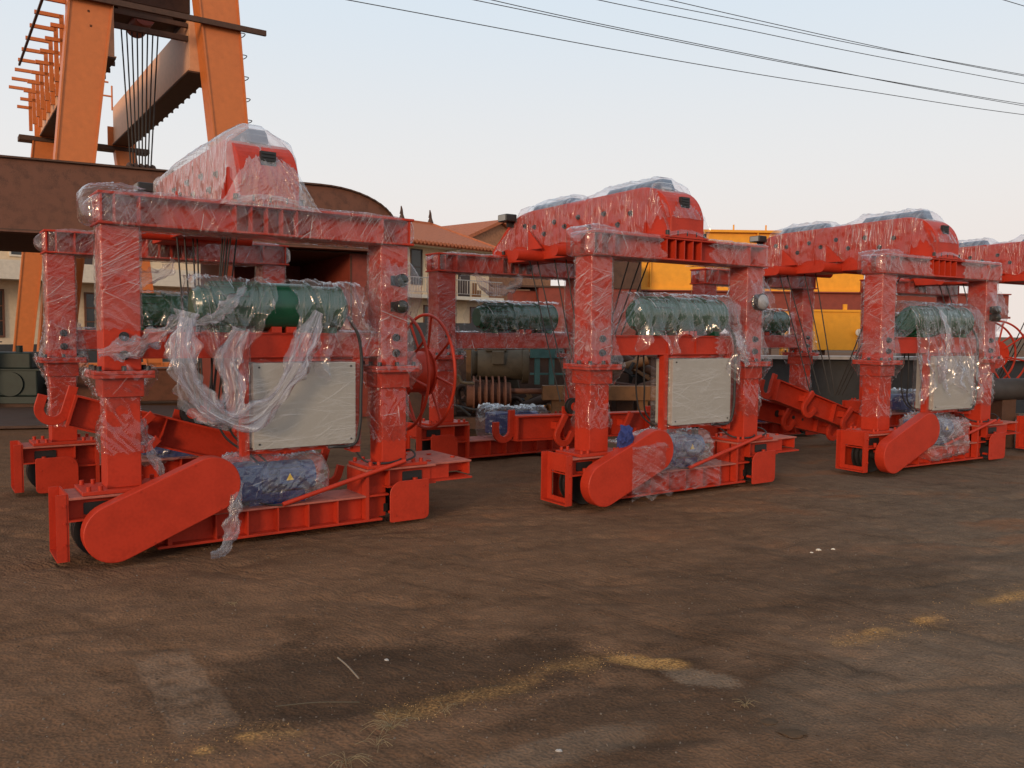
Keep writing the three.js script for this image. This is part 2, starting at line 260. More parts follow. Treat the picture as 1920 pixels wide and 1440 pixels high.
    const m = 1 + 0.17 * a2 + 0.2 * a1 + 0.17 * a3 + 0.13 * g1 + 0.2 * g2 - 0.2 * rut, sp = n2(x * 61 + 5, f * 61) > 0.86 ? 1.35 : 1, q = (j * S + i) * 4;
    for (let k = 0; k < 3; k++) { const l = clamp(c[k] * m * sp * 1.26, 0.004, 1); d[q + k] = 255 * (l < 0.0031308 ? 12.92 * l : 1.055 * l ** (1 / 2.4) - 0.055); }
    d[q + 3] = 255;
    const ang = Math.atan2(f + 6.5, x + 9), lines = smooth(0.0, 0.5, n2(tr * 0.9, ang * 4 + 2) + 0.2 * a2), treads = lines * (crease(n2b(tr * 6, ang * 9)) * 0.6 + crease(n2b(tr * 15, ang * 22)) * 0.5), cracks = crease(n2(x * 3.1 + 9, f * 3.1)) * smooth(0.1, 0.5, a3);
    hb[q] = hb[q + 1] = hb[q + 2] = 255 * clamp(0.55 + 0.16 * a3 + 0.07 * g1 + 0.09 * g2 + 0.06 * a2 - 0.2 * treads - 0.16 * cracks); hb[q + 3] = 255;
  }
  const map = new THREE.DataTexture(d, S, S); map.wrapS = map.wrapT = THREE.MirroredRepeatWrapping; map.magFilter = THREE.LinearFilter; map.colorSpace = THREE.SRGBColorSpace; map.needsUpdate = true;
  const grit = new THREE.DataTexture(hb, S, S); grit.wrapS = grit.wrapT = THREE.MirroredRepeatWrapping; grit.magFilter = THREE.LinearFilter; grit.needsUpdate = true;
  const axis = (lo, hi, fine0, fine1, step) => { const a = []; for (let x = fine0; x < fine1; x += step) a.push(x); let s = step, x = a[0]; while (x > lo) { s *= 1.25; x -= s; a.unshift(Math.max(x, lo)); } s = step; x = a[a.length - 1]; while (x < hi) { s *= 1.25; x += s; a.push(Math.min(x, hi)); } return a; };
  const X = axis(-400, 400, -4.5, 5.5, 0.03), F = axis(-60, 900, 2.6, 9, 0.03), P = [], U = [], I = [];
  const height = (x, f) => { const near = smooth(14, 7, Math.hypot(x, f - 4)); return -0.012 + near * (0.011 * fbm(x * 0.9 + f * 0.5, f * 2.4 - x * 0.9, 4) + 0.008 * fbm(x * 5, f * 7, 3) - 0.026 * ridge(n2b(x * 0.35 + f * 0.5, f * 1.25 - x * 0.62)) * smooth(-0.2, 0.5, n2(x * 0.8, f * 0.8))) - 0.004; };
  for (const f of F) for (const x of X) { P.push(x, height(x, f), -f); U.push((x - OX) / SPAN, (f - OF) / SPAN); }
  for (let j = 0; j + 1 < F.length; j++) for (let i = 0; i + 1 < X.length; i++) { const a = j * X.length + i, b = a + 1, c = a + X.length, e = c + 1; I.push(a, b, e, a, e, c); }
  const g = new THREE.BufferGeometry(); g.setAttribute('position', new THREE.Float32BufferAttribute(P, 3)); g.setAttribute('uv', new THREE.Float32BufferAttribute(U, 2)); g.setIndex(I); g.computeVertexNormals();
  const M = new THREE.MeshPhysicalMaterial({ map, bumpMap: grit, bumpScale: 0.034, roughness: 0.95, specularIntensity: 0.12 }); M.name = 'earth';
  const ground = new THREE.Mesh(g, M); ground.name = 'ground'; ground.userData = { kind: 'structure', label: 'dark brown dirt yard with tyre ruts and trodden yellow chips' }; scene.add(ground);
  // loose matter on the ground
  const r = rng(77), dm = new THREE.Object3D(), col = new THREE.Color();
  const scatter = (name, label, n, geo, mat, place, colors) => { const im = new THREE.InstancedMesh(geo, mat, n); for (let i = 0; i < n; i++) { const [x, f, s, fl] = place(); dm.position.set(x, height(x, f) + s * 0.12, -f); dm.rotation.set(r() * fl, r() * 6.28, r() * fl); dm.scale.set(s * (0.7 + 0.8 * r()), s * (0.4 + 0.4 * r()), s * (0.6 + 0.5 * r())); dm.updateMatrix(); im.setMatrixAt(i, dm.matrix); im.setColorAt(i, col.setRGB(...colors[Math.floor(r() * colors.length)])); } im.name = name; im.userData = { kind: 'stuff', label }; scene.add(im); };
  const grain = new THREE.IcosahedronGeometry(0.5, 0), plainM = new THREE.MeshStandardMaterial({ roughness: 0.9 }); plainM.name = 'loose_grains';
  scatter('pebbles', 'small dark stones and crumbs of earth strewn over the yard', 9000, grain, plainM, () => { const f = 2.7 + 7.5 * r() ** 1.6; return [(r() - 0.45) * f * 1.5, f, 0.003 + 0.011 * r() ** 4, 0.6]; }, [[0.1, 0.07, 0.05], [0.14, 0.11, 0.085], [0.07, 0.045, 0.03], [0.16, 0.12, 0.09]]);
  const chip = new THREE.BoxGeometry(1, 0.25, 0.45);
  scatter('yellow_chips', 'yellow sawdust and chips trodden into the dirt', 1500, chip, plainM, () => { const s = stripes[Math.floor(r() * 2.4)], k = Math.floor(r() * (s.length - 1)), t = r(), w = 0.2 * (r() + r() + r() - 1.5); return [lerp(s[k][0], s[k + 1][0], t) + w, lerp(s[k][1], s[k + 1][1], t) - w * 0.8 + 0.05 * (r() - 0.5), 0.002 + 0.005 * r(), 0.5]; }, [[0.42, 0.23, 0.08], [0.36, 0.19, 0.07], [0.46, 0.28, 0.12]]);
  const CLOD = std('clod', C(0.10, 0.066, 0.043), 0.95, { phys: true, specularIntensity: 0.1 });
  const stones = [[1.18, 3.44, 0.055], [1.12, 3.56, 0.04], [-0.47, 3.0, 0.022], [-0.62, 4.2, 0.012], [0.2, 3.28, 0.013], [2.37, 6.45, 0.02], [2.5, 6.5, 0.016], [2.3, 6.4, 0.013]];
  stones.forEach(([x, f, s], i) => { const g = new THREE.IcosahedronGeometry(s, 2), p = g.attributes.position; for (let k = 0; k < p.count; k++) { const a = 1 + 0.25 * n3(p.getX(k) / s + i, p.getY(k) / s, p.getZ(k) / s); p.setXYZ(k, p.getX(k) * a, p.getY(k) * a * (i < 2 ? 0.16 : 0.5), p.getZ(k) * a * 0.75); } g.computeVertexNormals(); g.translate(x, height(x, f) + s * 0.05, -f); single('stone', ['flat round stone pressed into the dirt, largest of the foreground stones', 'flat oval stone beside the largest flat stone', 'small pale stone near the grass tufts', 'tiny stone beside the dry stick', 'pale stone below the yellow patch', 'white lime lump on open dirt', 'white lime lump at the far end of three', 'smallest white lime lump of three'][i], 'stone', g, i > 4 ? WHITEWALL : i < 2 ? CLOD : PALE, i > 4 ? 'white lumps on the dirt' : 'stones in the foreground'); });
  const CLODSTICK = std('dry_stick', C(0.24, 0.19, 0.14), 0.9);
  single('stick', 'thin dry pale stick lying on dark damp dirt', 'stick', tube([[-0.86, 0.004, 4.17], [-0.79, 0.012, 4.05], [-0.71, 0.004, 3.92]], 0.004, 6, 10), CLODSTICK);
  single('straw', 'thin brown straw lying flat below the dry stick', 'straw', tube([[-1.02, 0.0, 3.62], [-0.85, 0.006, 3.65], [-0.66, 0.0, 3.67]], 0.003, 5, 8), OLIVE);
  const STRAW = std('dry_grass', C(0.26, 0.19, 0.10), 0.9, { bump: 0 });
  [[-0.49, 3.43, 26, 0.09], [-0.62, 3.16, 20, 0.08], [-0.4, 3.0, 12, 0.06], [-0.28, 3.6, 10, 0.06], [-0.52, 3.3, 12, 0.06], [-1.66, 5.0, 10, 0.05], [1.05, 3.68, 12, 0.05]].forEach(([x, f, n, L], i) => { const gs = []; for (let k = 0; k < n; k++) { const a = r() * 6.28, l = L * (0.5 + r()), b = [x + 0.03 * (r() - 0.5), -0.006, f + 0.03 * (r() - 0.5)]; gs.push(tube([b, [b[0] + Math.cos(a) * l * 0.5, 0.25 * l, b[2] + Math.sin(a) * l * 0.5], [b[0] + Math.cos(a) * l, 0.15 * l * r(), b[2] + Math.sin(a) * l]], 0.0011, 3, 5)[0]); } single('grass_tuft', ['largest dry grass tuft flattened on the foreground dirt', 'dry grass tuft at the bottom edge below the largest tuft', 'small dry tuft beside the bottom edge tuft', 'dry tuft close to the yellow strip', 'dry tuft just below the largest tuft', 'dry tuft on the open dirt before the first gantry', 'dry tuft by the flat round stones'][i], 'grass tuft', gs, STRAW, 'dry grass tufts'); });
}

// ---------- the red gantry units ----------
const W = 2.145, D = 2.954;
const stadium = (x0, y0, x1, y1, r) => { const a = Math.atan2(y1 - y0, x1 - x0), p = []; for (let k = 0; k <= 18; k++) { const t = a + Math.PI / 2 + k / 18 * Math.PI; p.push([x0 + r * Math.cos(t), y0 + r * Math.sin(t)]); } for (let k = 0; k <= 18; k++) { const t = a - Math.PI / 2 + k / 18 * Math.PI; p.push([x1 + r * Math.cos(t), y1 + r * Math.sin(t)]); } return p; };
const roundRect = (x0, x1, y0, y1, r) => { const p = [], R = Array.isArray(r) ? r : [r, r, r, r], cs = [[x1, y0, -90, R[0]], [x1, y1, 0, R[1]], [x0, y1, 90, R[2]], [x0, y0, 180, R[3]]]; for (const [x, y, a, q] of cs) { const cx = x === x1 ? x - q : x + q, cy = y === y1 ? y - q : y + q; for (let k = 0; k <= (q ? 6 : 0); k++) { const t = (a + 15 * k) * Math.PI / 180; p.push([cx + q * Math.cos(t), cy + q * Math.sin(t)]); } } return p; };
function wheelPart(g, u, v) {
  const w = part(g, 'wheel', [cyl('v', u, 0.205, v, 0.2, 0.03, 32), cyl('v', u, 0.205, v, 0.165, 0.12, 32)].concat([-1, 1].map((s) => cyl('v', u, 0.205, v + s * 0.06, 0.2, 0.022, 32))), BLACK);
  part(w, 'axle', cyl('v', u, 0.205, v, 0.045, 0.26, 14), BLACK);
}
function buildPortal(g, v0, s) {                         // s = +1: outer side faces -v (front portal), -1: mirrored
  const V = (d) => v0 + s * d;                           // d < 0: outer side
  const B = (u0, u1, y0, y1, d0, d1, r) => bx(u0, u1, y0, y1, V(d0), V(d1), r);
  // low wheel beam
  const beam = part(g, 'wheel_beam', [B(0.28, 1.86, 0.055, 0.242, -0.1, 0.1), B(0.2, 2.0, 0.035, 0.055, -0.19, 0.19, 0.004)], RED); part(beam, 'top_flange', B(0.28, 1.86, 0.242, 0.258, -0.19, 0.19, 0.004), DUSTRED);
  for (const u of [0.62, 0.86, 1.1, 1.35, 1.6]) for (const d of [-1, 1]) part(beam, 'rib', B(u - 0.005, u + 0.005, 0.055, 0.242, d * 0.1, d * 0.182), RED);
  // end housings
  for (const e of [0, 1]) {
    const m = (u) => (e ? W - u : u), E = (u0, u1, ...r) => B(m(u0), m(u1), ...r);
    const box = part(g, 'end_housing', [E(-0.36, 0.3, 0.318, 0.456, -0.11, -0.1), E(-0.36, 0.3, 0.318, 0.456, 0.1, 0.11), E(-0.37, 0.1, 0.305, 0.318, -0.19, 0.19), E(0.08, 0.3, 0.055, 0.456, -0.11, -0.09), E(0.08, 0.3, 0.055, 0.456, 0.09, 0.11), E(0.27, 0.3, 0.055, 0.456, -0.19, 0.19), E(0.085, 0.29, 0.243, 0.258, -0.185, 0.185)], RED);
    part(box, 'cover_plate', E(-0.37, 0.3, 0.456, 0.474, -0.195, 0.195, 0.004), DUSTRED);
    for (const d of [-1, 1]) {
      part(box, 'stiffener', E(0.075, 0.085, 0.318, 0.456, d * 0.11, d * 0.185), RED);
      part(box, 'bearing_opening', prism(roundRect(Math.min(m(-0.27), m(-0.08)), Math.max(m(-0.27), m(-0.08)), 0.335, 0.42, 0.012), 'uy', V(d * 0.111), V(d * 0.118)), BLACK);
      part(box, 'bearing_bolt', hexBolt(m(-0.19), 0.319, V(d * 0.145), 0.022, 0.045), RED);
      part(box, 'lower_opening', E(0.06, 0.1, 0.09, 0.16, d * 0.111, d * 0.116), BLACK);
      part(box, 'axle_bolt', cyl('v', m(0.05), 0.085, V(d * 0.16), 0.016, 0.06, 6), RED);
    }
    wheelPart(g, m(-0.13), v0);
    if (!e) { const fr = part(g, 'end_frame', prism([[-0.19, 0.035], [0.19, 0.035], [0.19, 0.5], [-0.19, 0.5]].map(([a, b]) => [V(a), b]), 'vy', m(-0.385), m(-0.372), 0, [[[-0.12, 0.09], [0.12, 0.09], [0.12, 0.33], [-0.12, 0.33]].map(([a, b]) => [V(a), b])]), RED);
    part(fr, 'frame_lip', [E(-0.45, -0.386, 0.035, 0.5, -0.195, -0.183), E(-0.45, -0.386, 0.035, 0.5, 0.183, 0.195), E(-0.45, -0.386, 0.035, 0.048, -0.182, 0.182)], RED);
    for (const y of [0.15, 0.3, 0.42]) part(fr, 'bolt', hexBolt(m(-0.4), y, V(-0.2), 0.009, 0.02, 'v'), RED); }
    // column, flanges, bolts
    const cu = e ? W : 0;
    const bp = part(g, 'base_plate', B(cu - 0.285, cu + 0.285, 0.476, 0.503, -0.192, 0.192, 0.004), RED);
    for (const a of [-0.24, -0.165, 0.165, 0.24]) for (const d of [-0.155, 0.155]) part(bp, 'bolt', hexBolt(cu + a, 0.503, V(d), 0.017, 0.032), RED);
    const lc = part(g, 'lower_column', B(cu - 0.115, cu + 0.115, 0.503, 1.285, -0.115, 0.115, 0.006), RED);
    part(lc, 'collar', B(cu - 0.138, cu + 0.138, 1.15, 1.284, -0.138, 0.138, 0.006), RED);
    const fl = part(g, 'column_flange', [B(cu - 0.2, cu + 0.2, 1.286, 1.311, -0.2, 0.2, 0.004), B(cu - 0.2, cu + 0.2, 1.313, 1.338, -0.2, 0.2, 0.004)], RED);
    for (const [a, d] of [[-0.16, -0.165], [0, -0.165], [0.16, -0.165], [-0.16, 0.165], [0, 0.165], [0.16, 0.165], [-0.165, 0], [0.165, 0]]) part(fl, 'bolt', hexBolt(cu + a, 1.338, V(d), 0.018, 0.034), BLACK);
    const uc = part(g, 'upper_column', B(cu - 0.125, cu + 0.125, 1.339, 2.358, -0.125, 0.125, 0.008), RED);
    for (const y of [1.447, 1.579]) for (const d of [-1, 1]) part(uc, 'bolt', [cyl('v', cu + 0.01, y, V(d * 0.13), 0.034, 0.012, 18), cyl('v', cu + 0.01, y, V(d * 0.146), 0.026, 0.03, 6)], BLACK);
  }
  // upper and lower cross beams
  const tb = part(g, 'top_beam', [B(-0.148, W + 0.165, 2.566, 2.586, -0.164, 0.164, 0.004), B(-0.148, W + 0.165, 2.36, 2.378, -0.164, 0.164, 0.004), B(-0.14, W + 0.157, 2.378, 2.566, -0.05, -0.035), B(-0.14, W + 0.157, 2.378, 2.566, 0.035, 0.05)], RED);
  for (const u of [-0.125, -0.04, 0.125, 0.8, 0.92, 1.04, 1.16, 1.28, W - 0.125, W + 0.125]) for (const d of [-1, 1]) part(tb, 'stiffener', B(u - 0.006, u + 0.006, 2.378, 2.566, d * 0.05, d * 0.155), RED);
  const lb = part(g, 'lower_beam', [B(0.126, W - 0.126, 1.42, 1.432, -0.1, 0.1), B(0.126, W - 0.126, 1.6, 1.613, -0.1, 0.1), B(0.126, W - 0.126, 1.432, 1.6, -0.085, -0.075), B(0.126, W - 0.126, 1.432, 1.6, 0.075, 0.085)], RED);
  for (const u of [0.9, 1.3]) part(lb, 'stiffener', B(u - 0.005, u + 0.005, 1.432, 1.6, -0.099, -0.085), RED);
  // green hoist
  const hy = 1.815, ho = part(g, 'hoist', [cyl('u', 1.18, hy, v0, 0.19, 0.42, 36), cyl('u', 0.8, hy, v0, 0.178, 0.36, 36), cyl('u', 0.585, hy, v0, 0.15, 0.07, 30), cyl('u', 0.535, hy, v0, 0.115, 0.05, 30, 0.15), cyl('u', 1.52, hy, v0, 0.178, 0.28, 36), cyl('u', 1.69, hy, v0, 0.178, 0.06, 36, 0.12)], GREEN);
  part(ho, 'flange_ring', [cyl('u', 0.985, hy, v0, 0.2, 0.03, 36), cyl('u', 1.395, hy, v0, 0.2, 0.03, 36), cyl('u', 1.665, hy, v0, 0.186, 0.014, 36)], GREEN);
  for (const u of [0.72, 1.12, 1.24, 1.58]) part(ho, 'mounting_foot', B(u - 0.04, u + 0.04, 1.613, 1.66, -0.12, 0.12), u > 1 && u < 1.3 ? RED : GREEN);
  for (let k = 0; k < 14; k++) { const a = k / 14 * Math.PI * 2; part(ho, 'cooling_fin', bx(0.64, 0.9, -0.006, 0.006, 0.172, 0.192).rotateX(a).translate(0, hy, -v0), GREEN); }
  // travel motor on the wheel beam
  const mo = part(g, 'travel_motor', [cyl('u', 1.2, 0.455, v0, 0.115, 0.3, 28), cyl('u', 1.39, 0.455, v0, 0.12, 0.1, 28), cyl('u', 1.02, 0.455, v0, 0.135, 0.05, 28), B(0.72, 1.0, 0.3, 0.58, -0.13, 0.13, 0.02), B(0.9, 1.35, 0.258, 0.35, -0.1, 0.1)], BLUE);
  const tbx = part(mo, 'terminal_box', B(1.12, 1.28, 0.42, 0.54, -0.17, -0.1, 0.008), BLUE);
  part(tbx, 'warning_label', prism([[1.17, 0.45], [1.23, 0.45], [1.2, 0.505]], 'uy', V(-0.1705), V(-0.173)), SIGNY);
  for (let k = 0; k < 16; k++) { const a = k / 16 * Math.PI * 2; part(mo, 'cooling_fin', bx(1.06, 1.33, -0.004, 0.004, 0.11, 0.13).rotateX(a).translate(0, 0.455, -v0), BLUE); }
  // guard plates on the wheels
  const gp = (u0, u1, d, left) => { const p = part(g, 'wheel_guard', prism(roundRect(u0, u1, 0.015, 0.362, left ? [0.02, 0.11, 0.02, 0.05] : [0.05, 0.02, 0.11, 0.02]), 'uy', V(d - 0.006), V(d + 0.006), 0.003), RED); for (const [u, y] of [[u0 + 0.05, 0.07], [u1 - 0.05, 0.3], [u0 + 0.05, 0.24], [u1 - 0.05, 0.07]]) part(p, 'screw', cyl('v', u, y, V(d + Math.sign(d) * 0.007), 0.006, 0.012, 6), RED); part(g, 'guard_bracket', B(u0 + 0.15, u0 + 0.2, 0.26, 0.3, d, Math.sign(d) * 0.1), RED); };
  gp(W - 0.1, W + 0.275, s > 0 ? -0.235 : 0.235, false);
  gp(-0.275, 0.1, s > 0 ? 0.235 : 0.235, true);
}
function buildUnit() {
  const g = new THREE.Group();
  buildPortal(g, 0, 1); buildPortal(g, D, -1);
  // chain cover with its rim
  const cc = part(g, 'chain_cover', prism(stadium(-0.105, 0.228, 0.55, 0.5, 0.205), 'uy', -0.355, -0.225, 0.006), RED);
  for (const [u, y] of [[0.05, 0.5], [0.42, 0.655], [0.14, 0.13], [0.6, 0.318]]) part(cc, 'screw', cyl('v', u, y, -0.357, 0.006, 0.012, 6), RED);
  part(g, 'cover_bracket', [bx(-0.15, -0.06, 0.18, 0.27, -0.225, -0.1), bx(0.5, 0.6, 0.45, 0.55, -0.225, -0.12), bx(0.45, 0.72, 0.258, 0.31, -0.22, 0.12)], RED);
  // cable pipe, platform and tow plate
  part(g, 'cable_pipe', rod([1.13, 0.268, -0.2], [2.2, 0.53, -0.215], 0.019, 12), RED);
  part(g, 'cable', tube([[1.12, 0.262, -0.2], [1.05, 0.268, -0.17], [0.98, 0.275, -0.1]], 0.008, 6, 12), RUBBER);
  part(g, 'cable', tube([[2.2, 0.53, -0.215], [2.3, 0.56, -0.2], [2.32, 0.6, -0.1], [2.28, 0.56, 0.05], [2.2, 0.53, -0.125], [2.02, 0.515, -0.165], [1.9, 0.53, -0.06], [1.87, 0.62, 0.1]], 0.009, 6, 40), RUBBER);
  const pf = part(g, 'platform', [bx(2.44, 2.7, 0.32, 0.452, -0.1, 0.12), bx(2.44, 2.9, 0.315, 0.33, -0.18, 0.1), bx(2.7, 2.92, 0.36, 0.452, 0.0, 0.012), bx(2.905, 2.922, 0.34, 0.452, -0.1, 0.6)], RED);
  part(pf, 'deck_plate', bx(2.436, 2.93, 0.4525, 0.468, -0.12, 0.62, 0.003), DUSTRED);
  for (const [u, v] of [[2.55, 0.0], [2.75, 0.35], [2.86, 0.1], [2.55, 0.45]]) part(pf, 'bolt', cyl('y', u, 0.475, v, 0.022, 0.014, 6), RED);
  // control cabinet under the front lower beam
  const cab = part(g, 'control_cabinet', [bx(0.925, 1.765, 0.712, 1.372, -0.13, 0.1, 0.008)], GREY);
  part(cab, 'cabinet_door', bx(0.918, 1.772, 0.705, 1.378, -0.152, -0.1305, 0.004), GREY);
  for (const u of [0.965, 1.73]) for (const y of [0.745, 1.345]) part(cab, 'screw', cyl('v', u, y, -0.154, 0.008, 0.008, 8), BLACK);
  for (const u of [0.873, 1.805]) part(g, 'cabinet_hanger', [bx(u - 0.03, u + 0.03, 0.62, 1.42, -0.1, -0.09), bx(u - 0.03, u - 0.02, 0.62, 1.42, -0.09, -0.03), bx(u - 0.025, u + 0.025, 0.62, 0.635, -0.09, 0.1)], RED);
  part(g, 'cabinet_rail', [bx(0.9, 1.78, 0.66, 0.7, -0.06, -0.04), bx(0.9, 1.78, 1.385, 1.42, -0.06, 0.06)], RED);
  part(g, 'cable', tube([[1.72, 1.75, -0.12], [1.79, 1.6, -0.16], [1.82, 1.42, -0.16], [1.81, 1.1, -0.17], [1.8, 0.85, -0.17], [1.76, 0.7, -0.15], [1.55, 0.68, -0.1]], 0.014, 8, 50), RUBBER);
  for (const [a, b] of [[0.98, 0.03], [1.05, -0.02]]) part(g, 'cable', tube([[a - 0.3, 1.42, 0.1], [a - 0.28, 1.1, 0.12 + b], [a - 0.2, 0.8, 0.15], [a, 0.62, 0.08], [a + 0.1, 0.5, 0.05]], 0.009, 6, 40), RUBBER);
  // cross girder over both portals
  const prof = []; const arch = (a, b, c, d, e, f, n) => { for (let k = 0; k <= n; k++) { const t = k / n, m = 1 - t; prof.push([m * m * a + 2 * m * t * c + t * t * e, m * m * b + 2 * m * t * d + t * t * f]); } };
  prof.push([0.19, 2.607], [-0.17, 2.607]); arch(-0.17, 2.79, -0.1, 3.1, 0.26, 3.125, 10); arch(2.2, 3.1, 2.62, 3.1, 2.9, 2.82, 10); prof.push([3.1, 2.68], [3.1, 2.607], [2.76, 2.607], [2.72, 2.5], [0.23, 2.5]);
  const cg = part(g, 'cross_girder', prism(prof, 'vy', 0.83, 1.29, 0.005), RED);
  part(cg, 'foot_plate', [bx(0.76, 1.36, 2.587, 2.606, -0.175, 0.18), bx(0.76, 1.36, 2.587, 2.606, D - 0.18, D + 0.16)], RED);
  for (let k = 0; k < 5; k++) for (const v of [-0.155, D - 0.16]) part(cg, 'bolt', cyl('y', 0.8 + k * 0.13, 2.63, v, 0.02, 0.046, 6), BLACK);
  for (const [v, y] of [[0.42, 2.88], [0.62, 2.78], [0.85, 2.92], [1.1, 2.8], [1.3, 2.93], [1.55, 2.85], [1.75, 2.92], [1.95, 2.8], [2.15, 2.9], [2.35, 2.93]]) part(cg, 'bolt', [cyl('u', 0.826, y, v, 0.03, 0.012, 14), cyl('u', 0.812, y, v, 0.02, 0.025, 6)], BLACK);
  for (const v of [0.18, 0.9, 1.65, 2.3]) part(cg, 'side_rib', bx(0.815, 0.829, 2.62, 3.08, v - 0.008, v + 0.008), RED);
  for (const v of [1.25, 2.02]) { part(g, 'cross_tube', cyl('u', 1.04, 2.54, v, 0.066, 1.16, 28), RED); part(g, 'tube_gusset', prism([[v - 0.14, 2.62], [v + 0.14, 2.62], [v + 0.14, 2.86]], 'vy', 0.74, 0.755), RED); }
  const vent = part(cg, 'vent_plate', bx(1.0, 1.12, 2.89, 3.0, -0.135, -0.1).rotateX(0), BLACK);
  for (let k = 0; k < 4; k++) part(vent, 'louvre', bx(1.01, 1.11, 2.9 + k * 0.026, 2.906 + k * 0.026, -0.146, -0.136), BLACK);
  for (const [a, b, h] of [[0.08, 1.08, 0.1], [1.58, 2.48, 0.09]]) part(g, 'sheave_cover', prism([[a, 3.1], [b, 3.09], [b - 0.12, 3.1 + h], [a + 0.06, 3.115 + h]], 'vy', 0.975, 1.145, 0.02), TARP);
  const fl = part(g, 'floodlight', [bx(0.66, 0.82, 3.0, 3.09, 2.52, 2.72, 0.012), bx(0.74, 0.86, 2.94, 3.0, 2.6, 2.64)], BLACK);
  part(fl, 'lens', bx(0.655, 0.66, 3.01, 3.08, 2.54, 2.7), LENS);
  return g;
}
const proto = buildUnit();
function placeUnit(x, f, yaw, label) {
  const g = proto.clone(); g.name = numbered('portal_gantry'); g.userData = { label, category: 'gantry frame', group: 'red film-wrapped gantry frames standing in a row' };
  g.position.set(x, 0, -f); g.rotation.y = Math.PI / 2 - yaw; scene.add(g); return g;
}
const unitA = placeUnit(-2.8286, 6.1217, 0.9582, 'red film-wrapped gantry frame with a looped film swag hanging beside its grey cabinet');
const unitB = placeUnit(0.7684, 8.1538, 0.9788, 'red film-wrapped gantry frame with a blue cloth tucked behind its chain cover');
const unitC = placeUnit(4.3821, 10.2096, 1.0259, 'red film-wrapped gantry frame with film hanging over its cabinet, before the yellow box');
const unitD = placeUnit(7.72, 12.2, 1.03, 'red film-wrapped gantry frame cut off by the right edge of the picture');

const DARKLENS = std('dark_lens', C(0.03, 0.035, 0.03), 0.08, { bump: 0 });
for (const [g, list, big] of [[unitA, [2.06, 1.84], 0], [unitB, [1.98], 1], [unitC, [1.98, 1.88], 0]]) for (const y of list) { const r = big ? 0.085 : 0.05, l = part(g, 'signal_lamp', [cyl('v', W + 0.03, y, -0.16, r, 0.07, 24), cyl('v', W + 0.03, y, -0.2, r * 1.1, 0.02, 24), bx(W - 0.04, W + 0.1, y - 0.04, y + 0.04, -0.14, -0.126)], BLACK); part(l, 'lens', new THREE.SphereGeometry(r * 0.95, 24, 10, 0, 6.28, 0, 1.57).rotateX(Math.PI / 2).scale(1, 1, 0.5).translate(W + 0.03, y, 0.21), big ? LENS : DARKLENS); }
function ropes(g, list) { for (const [u, v, u2, v2, y2] of list) part(g, 'wire_rope', tube([[u, 2.52, v], [u2, y2, v2]], 0.008, 6, 1), WIRE); }
ropes(unitA, [[1.14, 1.25, 1.0, 1.46, 0.72], [1.19, 1.25, 1.04, 1.5, 0.7], [1.26, 1.3, 1.1, 1.52, 0.68], [1.16, 1.4, 1.02, 1.5, 0.7], [1.22, 1.45, 1.06, 1.5, 0.7], [0.86, 1.85, 0.9, 1.56, 0.74], [0.93, 1.85, 0.94, 1.54, 0.73], [1.02, 1.9, 0.98, 1.54, 0.72], [1.06, 1.9, 1.0, 1.54, 0.72]]);
for (const g of [unitB, unitC, unitD]) ropes(g, [[0.86, 2.3, 0.95, 1.75, 0.8], [0.9, 2.2, 1.0, 1.62, 0.78], [0.98, 1.95, 1.06, 1.5, 0.78], [1.04, 1.8, 1.12, 1.46, 0.78], [1.1, 0.7, 1.08, 1.42, 0.78], [1.2, 0.62, 1.14, 1.42, 0.78], [1.26, 0.55, 1.2, 1.4, 0.78]]);
function reel(g, u, y, v, turn, R) {
  const r = new THREE.Group(); r.name = 'cable_reel'; g.add(r); r.position.set(u, y, -v); r.rotation.y = turn;
  const ring = (x) => part(r, 'rim', new THREE.TorusGeometry(R, 0.015, 10, 56).rotateY(Math.PI / 2).translate(x, 0, 0), RED);
  ring(-0.14); ring(0.14);
  part(r, 'drum', [cyl('u', 0, 0, 0, R * 0.36, 0.24, 36), cyl('u', -0.13, 0, 0, R * 0.42, 0.02, 36), cyl('u', 0.13, 0, 0, R * 0.42, 0.02, 36)], RED);
  for (const x of [-0.14, 0.14]) for (let k = 0; k < 8; k++) { const a = k / 8 * Math.PI * 2 + 0.2; part(r, 'spoke', rod([x, 0.3 * R * Math.sin(a), 0.3 * R * Math.cos(a)], [x, R * Math.sin(a), R * Math.cos(a)], 0.013, 7), RED); }
  part(g, 'reel_stand', [bx(u - 0.3, u - 0.2, 0.36, y + 0.1, v - 0.08, v + 0.08), bx(u - 0.34, u + 0.1, 0.34, 0.36, v - 0.15, v + 0.15), bx(2.4, u + 0.1, 0.3, 0.338, v - 0.2, v - 0.1)], RED);
}
reel(unitA, 2.78, 1.235, 0.72, 0, 0.56);
reel(unitD, -0.05, 1.36, 0.85, 1.1, 0.5);

